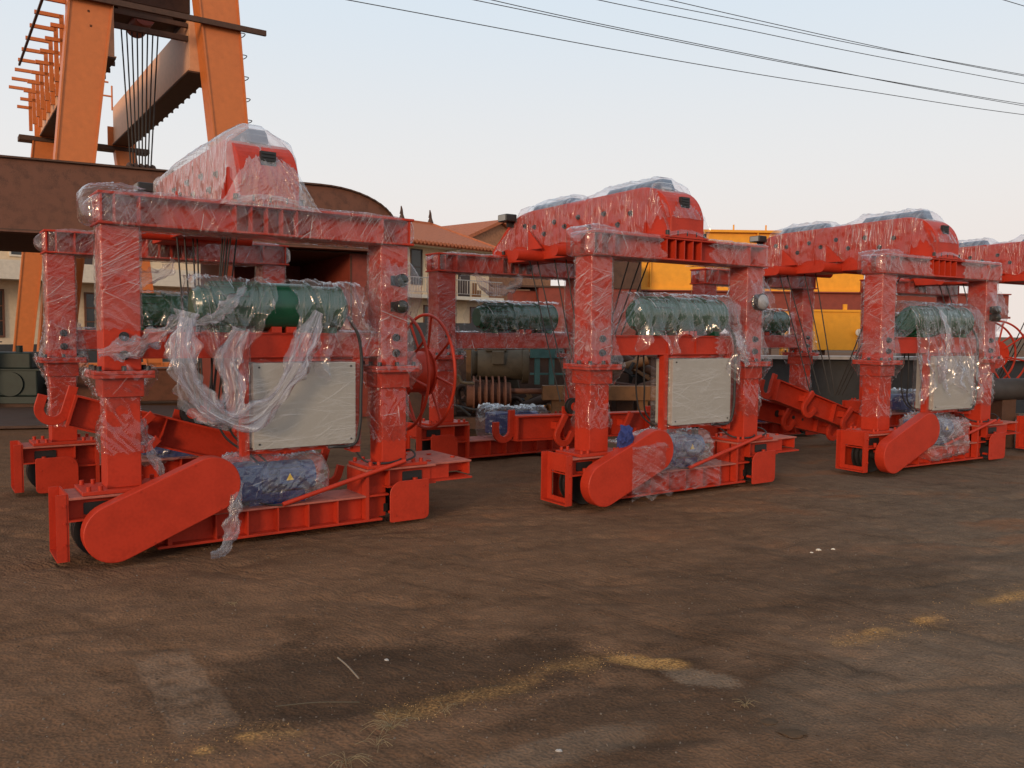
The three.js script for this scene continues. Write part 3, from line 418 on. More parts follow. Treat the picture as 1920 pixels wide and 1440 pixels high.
// ---------- film on the units ----------
function dressCommon(g, seed, q, o = {}) {               // q: detail
  const n = (x) => Math.round(x * q), S = (k) => seed * 13 + k;
  [[0, 'f'], [D, 'r']].forEach(([v0, w], pi) => {
    [0, W].forEach((cu, ci) => {
      const k = S(pi * 20 + ci * 10), lowTop = 1.2 + 0.06 * Math.sin(k);
      const bare = o.bareLeft && !pi && !ci;
      filmPart(g, wrap('y', bare ? 1.63 : 1.42, 2.372, cu, v0, 0.127, 0.127, { seed: k, ns: n(72), nt: n(90), amp: 0.013, slant: 1.3, jag: 0.025 }), FILM);
      if (!bare) filmPart(g, wrap('y', 1.335, 1.7, cu + (ci ? -0.012 : 0.012), v0, (t) => lerp(0.2, 0.136, Math.pow(t, 0.6)), (t) => lerp(0.2, 0.142, Math.pow(t, 0.6)), { seed: k + 1, ns: n(80), nt: n(36), amp: 0.028, slant: 0.35, jag: 0.07, f: 1.2 }), FILMLOOSE);
      filmPart(g, wrap('y', 1.14, 1.36, cu, v0, (t) => lerp(0.145, 0.205, smooth(0.05, 0.75, t)), (t) => lerp(0.145, 0.205, smooth(0.05, 0.75, t)), { seed: k + 2, ns: n(80), nt: n(28), amp: 0.026, slant: 0.25, jag: 0.03, f: 1.4 }), FILMLOOSE);
      filmPart(g, wrap('y', 0.70 + 0.05 * Math.sin(k * 3), lowTop, cu, v0, (t) => 0.118 + 0.014 * Math.sin(t * 6 + k), (t) => 0.118 + 0.014 * Math.cos(t * 5 + k), { seed: k + 3, ns: n(80), nt: n(72), amp: 0.026, slant: 0.7, jag: 0.02, f: 1.3 }), FILMLOOSE);
    });
    // top beam
    const gap = o.gap && !pi, tw = (a, b, c0, c1, kk) => filmPart(g, wrap('u', a, b, 2.473, v0, 0.117, 0.168, { seed: S(kk + pi * 7), ns: n(70), nt: n(120 * (b - a) / 2.5), amp: 0.016, slant: 1.2, jag: 0.08, close0: c0, close1: c1, uvs: 2 }), FILM);
    if (gap) { tw(-0.17, 0.72, 0.05, 0, 41); tw(1.4, W + 0.18, 0, 0.05, 42); } else tw(-0.17, W + 0.18, 0.05, 0.05, 43);
    if (!pi) filmPart(g, wrap('u', -0.2, 0.14, 2.5, v0, (t) => 0.112 + 0.02 * Math.sin(t * 3.1), 0.172, { seed: S(45), ns: n(70), nt: n(30), amp: 0.022, close0: 0.05, jag: 0.05, f: 1.2 }), FILMLOOSE);
    // lower beam, right half and left end
    filmPart(g, wrap('u', pi ? 0.14 : 1.55, W - 0.13, 1.517, v0, 0.1, 0.104, { seed: S(47 + pi), ns: n(56), nt: n(pi ? 60 : 30), amp: 0.02, jag: 0.1 }), FILM);
    if (pi) filmPart(g, drape(0.44, 1.76, 1.815, 0.2, v0, (u) => 1.6 + 0.05 * n2(u * 4, seed), 1.62, S(49), { nu: n(60), nv: n(60), amp: 0.025 }), FILMLOOSE);
  });
  // cabinet
  filmPart(g, wrap('y', 0.69, 1.40, 1.345, -0.02, 0.47, 0.135, { seed: S(60), ns: n(110), nt: n(46), amp: 0.005, off: 0.006, slant: 0.05, jag: 0.02, swap: true, uvs: 2 }), FILMCAB);
  // travel motors
  filmPart(g, wrap('u', 0.72, 1.52, 0.445, 0, (t) => 0.2 - 0.03 * t + 0.015 * Math.sin(t * 7), (t) => 0.215 - 0.03 * t, { seed: S(63), ns: n(72), nt: n(60), amp: 0.05, close0: 0.04, close1: 0.05, slant: 0.8, f: 1.6, round: true }), FILMMOTOR);
  filmPart(g, wrap('u', 0.62, 1.52, 0.445, D, (t) => 0.185 + 0.02 * Math.sin(t * 7), 0.2, { seed: S(64), ns: n(56), nt: n(44), amp: 0.06, close0: 0.05, close1: 0.05, slant: 0.6, f: 1.5 }), FILMDRAPE);
}
// film thrown over the cross girder
function girderFilm(g, seed, q, tent, v0 = -0.2, v1 = 3.05) {
  const top = (v) => { let y = v < 0.26 ? 3.125 - 0.52 * Math.pow(clamp((0.26 - v) / 0.45), 2.2) : v > 2.2 ? 3.1 - 0.46 * Math.pow(clamp((v - 2.2) / 0.85), 1.7) : 3.12; const c = 0.11 * smooth(-0.06, 0.12, v) * smooth(1.2, 1.0, v) + 0.1 * smooth(1.42, 1.6, v) * smooth(2.6, 2.4, v); return y + Math.max(c, tent * smooth(-0.1, 0.3, v) * smooth(3, 1.4, v)); };
  const bot = (v, sd) => 2.62 + 0.05 * n2(v * 3, seed + sd) + 0.02 + (v < 0.15 ? 0.12 + 0.08 * n2(v * 9, seed) : 0);
  return filmPart(g, sheet(Math.round(90 * q), Math.round(150 * q), false, (s, t) => {
    const v = lerp(v0, v1, t), yt = top(v), hw = 0.245, tw = lerp(0.075, 0.18, smooth(0.11, 0, Math.abs(yt - 3.12))) ; let u, y, nu = 0, ny = 0;
    if (s < 0.4) { const k = s / 0.4, ys = yt - (yt > 3.16 ? 0.11 : 0.03); y = lerp(bot(v, 0), ys, k); u = 1.06 - hw - 0.02 * (1 - k); nu = -1; } else if (s > 0.6) { const k = (1 - s) / 0.4, ys = yt - (yt > 3.16 ? 0.11 : 0.03); y = lerp(bot(v, 9), ys, k); u = 1.06 + hw + 0.02 * (1 - k); nu = 1; } else { const k = (s - 0.5) / 0.1; u = 1.06 + (Math.abs(k) < 0.65 ? k / 0.65 * tw : Math.sign(k) * lerp(tw, hw, (Math.abs(k) - 0.65) / 0.35)); y = Math.abs(k) < 0.65 ? yt : lerp(yt, yt - (yt > 3.16 ? 0.11 : 0.03), (Math.abs(k) - 0.65) / 0.35); ny = 1; }
    const f = ridge(n3(v * 5 + 0.6 * y, y * 0.5, seed)) * 0.6 + ridge(n3(v * 13 - y, y * 0.8, seed + 5)) * 0.5 + 0.25 * n3(v * 7, y * 6, seed + 8), out = 0.01 + 0.022 * f;
    return [u + nu * out, y + ny * out, v, v / 1.8, (s < 0.5 ? y : 6.3 - y) / 1.8 + seed];
  }), tent ? FILMTENT : FILMLONG);
}
dressCommon(unitA, 1, 1.25, { bareLeft: true }); dressCommon(unitB, 2, 1, { gap: true }); dressCommon(unitC, 3, 0.85, { gap: true }); dressCommon(unitD, 4, 0.6, {});
girderFilm(unitA, 3.1, 1.1, 0.14); girderFilm(unitB, 7.7, 1, 0); girderFilm(unitC, 12.3, 0.9, 0); girderFilm(unitD, 19.9, 0.7, 0);
// front ends of the girder film
[[unitA, 1, 1.1], [unitB, 2, 0.9], [unitC, 3, 0.8]].forEach(([g, k, q]) => filmPart(g, sheet(Math.round(50 * q), Math.round(50 * q), false, (s, t) => { const a = lerp(-1, 1, s), y = lerp(k === 1 ? 2.56 : 2.78, 3.16, t), hw = k === 1 ? lerp(0.4, 0.1, Math.pow(t, 0.8)) : lerp(0.27, 0.16, t * t), v = -0.2 + 0.36 * Math.pow(clamp((y - 2.72) / 0.42), 2) + (k === 1 ? -0.05 * (1 - t) : 0) + 0.05 * a * a; return [1.06 + a * hw, y, v - 0.035 * folds(a * 0.7, y, 80 + k, 0.9, 1.3), a * 0.4 + k, y]; }), k === 1 ? FILMTENT : FILMLONG));
// hoist film: unit A leaves a bare green band in the middle
filmPart(unitA, drape(0.46, 1.1, 1.815, 0.2, 0, (u) => 1.34 + 0.22 * Math.abs(n2(u * 3.2, 4)) + 0.35 * smooth(0.75, 1.1, u) - 0.2 * smooth(0.55, 0.75, u) * smooth(0.95, 0.8, u), 1.6, 31, { nu: 110, nv: 130, amp: 0.034, f: 1.2 }), FILMDRAPE);
filmPart(unitA, drape(1.24, 1.84, 1.815, 0.2, 0, (u) => 1.36 + 0.25 * n2(u * 4.1, 9) + 0.25 * smooth(1.5, 1.84, u), 1.6, 33, { nu: 100, nv: 130, amp: 0.034, f: 1.2 }), FILMDRAPE);
filmPart(unitA, bunch([[0.43, 1.76, -0.24], [0.38, 1.55, -0.27], [0.4, 1.32, -0.28], [0.47, 1.12, -0.28], [0.6, 1.01, -0.28], [0.7, 1.04, -0.28], [0.74, 1.17, -0.27], [0.7, 1.4, -0.25], [0.8, 1.64, -0.24]], 0.09, 0.16, 2.2, 44, 120), FILMBUNCH);
filmPart(unitA, bunch([[0.4, 1.72, -0.26], [0.36, 1.47, -0.3], [0.4, 1.26, -0.31], [0.56, 1.06, -0.31], [0.78, 0.96, -0.31], [0.98, 1.06, -0.31], [1.17, 1.3, -0.3], [1.3, 1.53, -0.27], [1.42, 1.78, -0.24]], 0.07, 0.125, 5.7, 44, 130), FILMBUNCH);
filmPart(unitA, bunch([[-0.17, 1.47, -0.19], [0.04, 1.5, -0.2], [0.22, 1.59, -0.2], [0.42, 1.73, -0.24]], 0.05, 0.085, 8.1, 24, 40), FILMBUNCH);
filmPart(unitA, bunch([[0.86, 1.96, -0.18], [0.75, 1.86, -0.24], [0.6, 1.72, -0.26], [0.45, 1.68, -0.25]], 0.03, 0.07, 9.4, 22, 40), FILMBUNCH);
filmPart(unitA, bunch([[0.76, 0.5, -0.34], [0.7, 0.3, -0.37], [0.66, 0.12, -0.39], [0.6, 0.02, -0.42], [0.5, 0.01, -0.46]], 0.03, 0.075, 11.4, 24, 46), FILMBUNCH);
filmPart(unitA, bunch([[0.13, 0.98, -0.05], [0.19, 0.75, -0.04], [0.27, 0.56, -0.05]], 0.03, 0.06, 14.1, 20, 30), FILMBUNCH);
// unit B: fully covered hoist, torn skirt, cloth, sheet over the motor
filmPart(unitB, drape(0.34, 1.82, 1.815, 0.205, 0, (u) => 1.55 + 0.16 * n2(u * 3, 14) - 0.35 * smooth(1.5, 1.75, u), 1.6, 41, { nu: 120, nv: 100, amp: 0.024, f: 1.0 }), FILMDRAPE);
filmPart(unitB, bunch([[1.84, 1.66, -0.14], [1.9, 1.45, -0.2], [1.96, 1.3, -0.21]], 0.06, 0.09, 17.7, 22, 30), FILMBUNCH);
filmPart(unitB, sheet(60, 60, false, (s, t) => { const u = lerp(0.2, 1.6, s), top = 0.56 - 0.25 * smooth(1.2, 1.6, u), y = lerp(0.06 + 0.04 * n2(u * 5, 3), top, Math.min(1, t * 1.4)), v = t < 0.71 ? -0.37 + 0.17 * smooth(0.5, 1.25, u) : lerp(-0.37 + 0.17 * smooth(0.5, 1.25, u), 0.16, (t - 0.71) / 0.29), q = folds(u + y, y, 91, 1, 1.2); return [u, y + (t > 0.71 ? 0.03 * q + 0.07 * smooth(0.4, 0.8, u) * smooth(1.2, 0.9, u) : 0), v - (t < 0.71 ? 0.02 * q : 0), u, y + v]; }), FILM);
{ const c = new THREE.IcosahedronGeometry(0.1, 4), p = c.attributes.position; for (let i = 0; i < p.count; i++) { const x = p.getX(i), y = p.getY(i), z = p.getZ(i), a = 1 + 0.35 * n3(x * 16, y * 16, z * 16) + 0.15 * ridge(n3(x * 30, y * 30, z * 30)); p.setXYZ(i, x * a * 0.75, y * a * 1.2, z * a * 0.6); } c.computeVertexNormals(); c.translate(0.2, 0.62, 0.27); const m = part(unitB, 'blue_cloth', c, BLUECLOTH); m.userData.label = 'crumpled blue cloth'; }
// units C and D
filmPart(unitC, drape(0.36, 0.92, 1.815, 0.215, 0, (u) => 1.05 + 0.3 * n2(u * 3.1, 24) , 1.6, 51, { nu: 70, nv: 90, amp: 0.035, flare: 0.2 }), FILMDRAPE);
filmPart(unitC, drape(0.9, 1.82, 1.815, 0.205, 0, (u) => 0.95 + 0.3 * n2(u * 2.7, 29), 1.6, 53, { nu: 80, nv: 90, amp: 0.035, flare: 0.2 }), FILMDRAPE);
filmPart(unitC, bunch([[0.9, 1.95, -0.2], [0.95, 1.7, -0.28], [0.92, 1.35, -0.3], [0.85, 1.1, -0.3]], 0.05, 0.08, 21.3, 22, 40), FILMBUNCH);
filmPart(unitC, wrap('u', 0.75, 1.55, 0.36, -0.06, (t) => 0.25 - 0.06 * t, 0.2, { seed: 71, ns: 60, nt: 44, amp: 0.06, close0: 0.05, close1: 0.06, f: 1.4 }), FILMBUNCH);
filmPart(unitD, drape(0.4, 1.82, 1.815, 0.205, 0, (u) => 1.4 + 0.2 * n2(u * 3, 34), 1.6, 61, { nu: 50, nv: 50 }), FILMLOOSE);
// fans of film drawn from the hoist ends down to the beams, and film over the post lamps
function fan(g, u0, u1, seed, mat = FILMLOOSE) {
  filmPart(g, sheet(64, 30, false, (s, t) => { const a = lerp(-0.25, 1.25, s) * Math.PI, r = lerp(0.215, 0.11, Math.pow(t, 0.8)), y0 = 1.815 + Math.sin(a) * 0.215, y = lerp(y0, 1.63 + Math.max(0, Math.sin(a)) * 0.03, Math.pow(t, 0.85)) - 0.05 * Math.sin(t * 3.1) , v = -Math.cos(a) * r, q = folds(s * 0.9, t * 0.35, seed, 0.2, 1.5), u = lerp(u0, u1, t) + 0.03 * n2(s * 4, seed); return [u, y + 0.03 * q * Math.sin(a), v - 0.03 * q * Math.cos(a), s * 0.6, t * 0.2 + seed]; }), mat);
}
fan(unitA, 1.76, 2.0, 3.3); fan(unitB, 0.42, 0.13, 6.1); fan(unitB, 1.78, 2.0, 8.8); fan(unitC, 1.78, 2.0, 12.4); fan(unitC, 0.42, 0.14, 15.2);
for (const [g, k] of [[unitA, 1], [unitB, 2], [unitC, 3]]) filmPart(g, wrap('y', 1.72, 2.2, W + 0.02, -0.05, (t) => 0.13 + 0.04 * Math.sin(t * 3.14), (t) => 0.1 + 0.09 * Math.sin(t * 3.14), { seed: 90 + k, ns: 70, nt: 44, amp: 0.025, slant: 0.9, jag: 0.05, f: 1.2 }), FILMLOOSE);
// hanging bundles under the rear beams
for (const [g, k] of [[unitA, 1], [unitB, 2], [unitC, 3]]) filmPart(g, bunch([[0.35, 2.36, D - 0.2], [0.5, 2.2, D - 0.22], [0.75, 2.16, D - 0.22], [0.98, 2.24, D - 0.2], [1.05, 2.36, D - 0.18]], 0.05, 0.11, 30 + k, 22, 40), FILMBUNCH);

// ---------- lifting beams lying inside the units ----------
function hookPts(dir) {                                   // J outline; stem at 0, opening towards dir
  const p = [[0.045, 0.19], [0.045, -0.02]]; for (let k = 0; k <= 16; k++) { const t = -k / 16 * Math.PI; p.push([-0.085 + 0.13 * Math.cos(t), -0.02 + 0.13 * Math.sin(t)]); } p.push([-0.215, 0.07], [-0.145, 0.07]); for (let k = 16; k >= 0; k--) { const t = -k / 16 * Math.PI; p.push([-0.085 + 0.06 * Math.cos(t), -0.02 + 0.06 * Math.sin(t)]); } p.push([-0.025, 0.19]);
  return dir < 0 ? p : p.map(([a, b]) => [-a, b]).reverse();
}
function liftingBeam(unit, uA, yA, uB, yB, v, label, sheaves = true, holes = false) {
  const t = thing('lifting_beam', label, 'lifting beam', 'red lifting beams with hooks'); unit.updateMatrixWorld(true);
  const L = Math.hypot(uB - uA, yB - yA), h = 0.125; t.applyMatrix4(unit.matrixWorld.clone().multiply(new THREE.Matrix4().makeTranslation(uA, yA, -v)).multiply(new THREE.Matrix4().makeRotationZ(Math.atan2(yB - yA, uB - uA))));
  part(t, 'beam_body', [bx(0, L, -h, h, -0.01, 0.01), prism([[0, h], [L, h], [L, h + 0.016], [0, h + 0.016]], 'uy', -0.085, 0.085), prism([[0, -h - 0.016], [L, -h - 0.016], [L, -h], [0, -h]], 'uy', -0.085, 0.085)], RED);
  for (const u of [0.01, L - 0.01]) part(t, 'end_plate', bx(u - 0.01, u + 0.01, -h, h, -0.085, 0.085), RED);
  for (const u of [L * 0.33, L * 0.66]) part(t, 'stiffener', [bx(u - 0.005, u + 0.005, -h, h, -0.08, -0.011), bx(u - 0.005, u + 0.005, -h, h, 0.011, 0.08)], RED);
  part(t, 'hook', prism(hookPts(-1).map(([a, b]) => [a * 1.08 - 0.035, b * 1.08]), 'uy', -0.02, 0.02, 0.004), RED);
  part(t, 'hook', prism(hookPts(1).map(([a, b]) => [a * 1.08 + L + 0.035, b * 1.08]), 'uy', -0.02, 0.02, 0.004), RED);
  for (const u of [0.55, L - 0.45]) { const tilt = (p) => p.map(([a, b]) => [u + a * 0.87 + b * 0.5, -0.03 + b * 0.87 - a * 0.5]); part(t, 'side_hook', prism(tilt(hookPts(1)), 'uy', -0.15, -0.11, 0.004), RED); part(t, 'hook_pin', bx(u - 0.03, u + 0.03, -0.02, 0.06, -0.11, -0.011), RED); }
  if (sheaves) { for (const u of [L * 0.42, L * 0.5]) { const w = part(t, 'sheave', [cyl('v', u, h + 0.1, 0, 0.085, 0.05, 28), cyl('v', u, h + 0.1, -0.025, 0.1, 0.012, 28), cyl('v', u, h + 0.1, 0.025, 0.1, 0.012, 28)], BLACK); part(w, 'hub', cyl('v', u, h + 0.1, -0.034, 0.05, 0.01, 20), RED); } part(t, 'sheave_cheek', [bx(L * 0.36, L * 0.56, h + 0.016, h + 0.1, 0.04, 0.055), bx(L * 0.44, L * 0.48, h + 0.05, h + 0.19, -0.06, -0.045), bx(L * 0.6, L * 0.66, h + 0.016, h + 0.09, -0.05, 0.05)], RED); }
  if (holes) for (const [u, r] of [[0.5, 0.05], [0.85, 0.028], [1.05, 0.018]]) part(t, 'hole_ring', cyl('v', u, 0, -0.013, r, 0.008, 20), BLACK);
  return t;
}
liftingBeam(unitA, -0.13, 0.93, 2.12, 0.24, 1.5, 'red lifting beam with hooked ends sloping down through the first gantry');
liftingBeam(unitB, 0.1, 0.56, 2.1, 0.52, 1.5, 'level red lifting beam with two hooks inside the middle gantry');
liftingBeam(unitC, -0.22, 0.9, 1.55, 0.36, 1.4, 'red lifting beam tilted with its hooks raised beside the third gantry', false);
liftingBeam(unitC, 0.0, 0.6, 1.95, 0.2, 1.95, 'red lifting beam with round holes lying low behind the tilted one', true, true);
liftingBeam(unitD, -0.75, 0.56, 1.4, 0.6, 1.4, 'red lifting beam running out of the picture before the last gantry', true);

// ---------- steelwork, crane and buildings behind ----------
function frameAt(g, x, f, yaw) { g.position.set(x, 0, -f); g.rotation.y = Math.PI / 2 - yaw; return g; }   // local u along (sin yaw, cos yaw)
// orange gantry crane: near A-frame at v = 0, far one at v = LC
{
  const t = frameAt(thing('gantry_crane', 'tall orange gantry crane with sloping legs behind the rusty steelwork', 'crane'), -8.15, 19.7, 0.97), LC = 10.6, TOP = 8.25;
  const leg = (u0, u1, v, h0, h1, w0, w1, d, mat = ORANGE) => { // sloping box leg, base at u0, head at u1
    const p = [[u0 - w0 / 2, h0], [u0 + w0 / 2, h0], [u1 + w1 / 2, h1], [u1 - w1 / 2, h1]]; const m = part(t, 'leg', prism(p, 'uy', v - d / 2, v + d / 2, 0.008), mat);
    for (const e of [-1, 1]) part(m, 'flange_strip', prism([[u0 + e * (w0 / 2 + 0.02), h0], [u0 + e * (w0 / 2 - 0.015), h0], [u1 + e * (w1 / 2 - 0.015), h1], [u1 + e * (w1 / 2 + 0.02), h1]].sort(() => 0).map((q) => q), 'uy', v - d / 2 - 0.03, v - d / 2 + 0.03), ORANGE); return m;
  };
  leg(-2.25, -1.2, 0, 0.3, TOP + 1.7, 0.62, 0.86, 0.6); const rl = leg(2.1, 1.27, 0, 0.3, TOP + 1.7, 0.62, 0.9, 0.6);
  leg(-2.0, -1.2, LC, 0.3, TOP - 0.75, 0.5, 0.62, 0.5); leg(2.0, 1.2, LC, 0.3, TOP - 0.75, 0.5, 0.62, 0.5);
  for (const v of [0, LC]) { part(t, 'sill_beam', bx(-2.6, 2.6, 0.12, 0.42, v - 0.25, v + 0.25, 0.01), ORANGE); part(t, 'head_beam', bx(-1.9, 1.95, TOP + (v ? -0.75 : 1.72), TOP + (v ? -0.6 : 2.1), v - 0.28, v + 0.28, 0.01), v ? DARKRUST : ORANGE); for (const u of [-2.2, 2.2]) part(t, 'travel_wheel', cyl('u', u, 0.15, v, 0.15, 0.12, 24), BLACK); }
  for (const [k, u] of [[0, -1.05], [1, 1.07]]) {
    const gr = part(t, 'main_girder', [bx(u - 0.25, u + 0.25, TOP - 0.55, TOP + 0.62, 0.31, LC - 0.3, 0.006), bx(u - 0.29, u + 0.29, TOP - 0.575, TOP - 0.552, 0.31, LC - 0.3)], PALEGLARE);
    part(gr, 'bottom_plate', bx(u - 0.28, u + 0.28, TOP - 0.61, TOP - 0.577, 0.32, LC - 0.32), DARKRUST);
    part(gr, 'web_panel', bx(u - 0.27, u - 0.252, TOP - 0.54, TOP + 0.6, 5.0, 5.06), ORANGE);
    for (let q = 0; q < 14; q++) part(gr, 'rail_clip', bx(u + 0.285, u + 0.36, TOP - 0.60, TOP - 0.5, 0.9 + q * 0.62, 0.96 + q * 0.62), DARKRUST);
    part(gr, 'end_plate', bx(u - 0.42, u + 0.42, TOP - 0.62, TOP + 0.0, LC - 0.29, LC - 0.24), ORANGE);
  }
  // bracket row and conductor bars along the left girder
  for (let q = 0; q < 9; q++) { const v = 0.4 + q * 1.05; part(t, 'bracket', [bx(-2.05, -1.19, TOP - 0.12, TOP - 0.04, v, v + 0.08), bx(-1.75, -1.66, TOP - 0.75, TOP + 0.5, v, v + 0.09), bx(-2.25, -1.7, TOP + 0.42, TOP + 0.5, v, v + 0.08), bx(-1.5, -1.4, TOP - 0.6, TOP - 0.12, v, v + 0.08)], ORANGE); }
  for (const [u, y] of [[-1.36, TOP - 0.2], [-1.4, TOP + 0.1], [-2.2, TOP + 0.38]]) part(t, 'conductor_bar', bx(u - 0.025, u + 0.025, y, y + 0.05, -0.3, u < -2 ? 6 : LC - 1), DARKRUST);
  // trolley, hoist ropes and the hook block
  part(t, 'trolley', [bx(-0.95, 0.95, TOP + 0.85, TOP + 1.4, 0.7, 2.4, 0.02), bx(-0.6, 0.6, TOP + 0.7, TOP + 0.845, 0.9, 2.2), bx(-1.2, -0.9, TOP + 0.63, TOP + 0.86, 0.8, 2.3), bx(0.9, 1.2, TOP + 0.63, TOP + 0.86, 0.8, 2.3), bx(-0.3, 0.3, TOP + 1.3, TOP + 1.8, 1.0, 2.0)], DARKRUST);
  part(t, 'end_tie', [bx(-0.78, 0.8, TOP + 0.42, TOP + 0.52, 0.36, 0.46)], DARKRUST);
  part(t, 'trolley_drum', cyl('v', 0, TOP + 0.72, 1.55, 0.24, 1.1, 24), RED2);
  part(t, 'tie_bar', [bx(-2.6, 2.4, TOP + 0.32, TOP + 0.44, -0.46, -0.38), bx(-2.6, 2.4, TOP + 0.36, TOP + 0.39, -0.38, -0.3)], DARKRUST);
  part(t, 'tie_bar', bx(-1.0, 1.95, TOP + 0.12, TOP + 0.24, 0.4, 0.5), DARKRUST);
  for (let q = 0; q < 8; q++) { const u = -0.45 + q * 0.12; part(t, 'hoist_rope', rod([u, TOP + 0.6, 1.5], [-0.05 + (u + 0.05) * 0.55, 5.55, 1.6], 0.018, 5), WIRE); }
  const hb = part(t, 'hook_block', [0, 1, 2, 3, 4].map((q) => new THREE.TorusGeometry(0.3, 0.06, 8, 22).rotateY(Math.PI / 2).translate(-0.3 + q * 0.13, 5.25, -1.6)), DARKRUST);
  part(hb, 'hook', cyl('y', -0.05, 4.75, 1.6, 0.08, 0.5, 12), DARKRUST);
  // ladder rungs on the outer face of the right leg, handrail at the far end
  for (let q = 0; q < 11; q++) { const y = 3.6 + q * 0.5, u = lerp(2.1, 1.27, (y - 0.3) / (TOP + 1.4)) + lerp(0.31, 0.45, (y - 0.3) / (TOP + 1.4)); part(rl, 'rung', tube([[u, y, -0.2], [u + 0.15, y, -0.2], [u + 0.15, y, 0.12], [u, y, 0.12]], 0.011, 5, 24), DARKRUST); }
  for (const [a, b] of [[[0.2, TOP + 0.6, LC], [0.2, TOP + 1.5, LC]], [[0.85, TOP + 0.6, LC], [0.85, TOP + 1.4, LC]], [[-0.2, TOP + 1.5, LC], [0.75, TOP + 1.5, LC]], [[-0.2, TOP + 1.05, LC], [0.85, TOP + 1.05, LC]]]) part(t, 'handrail', rod(a, b, 0.03, 6), ORANGE);
}
// rust-brown shed-like box structure: deep girder with a rounded end on a side box
{
  const t = frameAt(thing('steel_structure', 'huge rust-brown steel box girder with a rounded end resting on a deep side box', 'steelwork'), -7.82, 13.0, 1.086), L = 6.15;
  const prof = [[-5, 3.12], [-5, 4.18], [4.95, 4.18]]; for (let k = 1; k <= 12; k++) { const a = k / 12 * Math.PI / 2; prof.push([4.95 + 1.4 * Math.sin(a), 3.5 + 0.68 * Math.cos(a)]); } prof.push([6.35, 3.12]);
  part(t, 'front_web', prism(prof, 'uy', 0, 0.03), RUST); part(t, 'rear_web', prism(prof, 'uy', 4.2, 4.23), RUST);
  part(t, 'soffit', bx(-5, 6.34, 3.09, 3.118, -0.05, 4.25), DARKRUST);
  part(t, 'top_plate', bx(-5, 4.95, 4.182, 4.21, -0.06, 4.28), DARKRUST);
  const rim = []; for (let k = 0; k < 12; k++) { const a = (k + 0.5) / 12 * Math.PI / 2, u = 4.95 + 1.41 * Math.sin(a), y = 3.5 + 0.695 * Math.cos(a); rim.push(bx(-0.1, 0.1, -0.012, 0.012, -0.06, 4.28).rotateZ(-Math.atan2(0.68 * Math.sin(a), 1.35 * Math.cos(a))).translate(u, y, 0)); } part(t, 'rounded_top', rim, DARKRUST);
  part(t, 'bottom_flange', bx(-5, 6.35, 3.06, 3.088, -0.18, 0.12), RUST);
  const sb = part(t, 'side_box', [bx(5.56, 6.02, 0, 3.05, 0.25, 0.29), bx(5.56, 5.6, 0, 3.05, 0.291, 4.0), bx(3.5, 5.6, 0, 3.05, 4.0, 4.04), bx(3.46, 3.5, 0, 3.05, 0.25, 4.04)], RED2);
  part(sb, 'panel_seam', bx(5.57, 5.59, 0.02, 3.0, 0.235, 0.249), DARKRUST); part(sb, 'top_edge', bx(3.44, 6.04, 3.03, 3.056, 0.24, 4.05), DARKRUST);
  for (const u of [-4.6, -1.2]) part(t, 'support_post', bx(u - 0.1, u + 0.1, 0, 3.06, 3.6, 3.8), DARKRUST);
  part(t, 'lifting_lug', prism([[-1.06, 4.21], [-0.9, 4.21], [-0.93, 4.6], [-0.98, 4.66], [-1.03, 4.6]], 'uy', 0.3, 0.34), DARKRUST);
}
{ const m = single('rusty_girder', 'long rust-brown girder lying on the ground behind the first gantry', 'girder', [bx(-3.2, 4.5, 0.06, 0.74, 0, 0.4, 0.01), bx(-3.25, 4.55, 0.742, 0.77, -0.1, 0.5)], RUST); frameAt(m, -6.8, 18.6, 1.15); }
[[-8.8, 15.6, 1.9, 1.2, 0.3, 'dark steel plate lying flat nearest the green machine'], [-7.2, 14.6, 2.4, 0.9, 0.25, 'long dark steel plate lying flat behind the first gantry hook'], [-6.2, 16.2, 2.0, 1.0, -0.1, 'dark steel plate lying flat before the rusty girder']].forEach(([x, f, a, b, r, l]) => { const m = single('steel_plate', l, 'steel plate', bx(-a, a, 0.01, 0.05, -b, b), DARKRUST, 'flat steel plates'); m.position.set(x, 0, -f); m.rotation.y = r; });
// dark green gearbox machine at the left edge
{
  const t = frameAt(thing('winch_machine', 'dark green winch gearbox at the left edge under the rusty structure', 'machine'), -10.6, 16.6, 1.45);
  part(t, 'housing', [bx(0.1, 1.25, 0.25, 0.78, 0, 0.8, 0.04), bx(0.2, 1.1, 0.78, 1.12, 0.1, 0.7, 0.05), bx(0.0, 1.35, 0.12, 0.25, -0.05, 0.85)], TEAL);
  part(t, 'cover_flange', [bx(0.06, 1.3, 0.765, 0.795, -0.03, 0.83), cyl('v', 0.75, 0.5, -0.02, 0.24, 0.04, 28)], TEAL);
  part(t, 'valve', [cyl('y', 0.35, 1.22, 0.3, 0.04, 0.2, 10), cyl('y', 0.35, 1.32, 0.3, 0.12, 0.02, 12), cyl('y', 0.8, 1.18, 0.3, 0.06, 0.14, 10)], TEAL);
  part(t, 'shaft', cyl('u', 1.45, 0.5, 0.4, 0.06, 0.4, 14), DARKRUST);
  part(t, 'skid', [bx(-0.1, 1.5, 0, 0.12, 0.02, 0.14), bx(-0.1, 1.5, 0, 0.12, 0.66, 0.78)], DARKRUST);
}
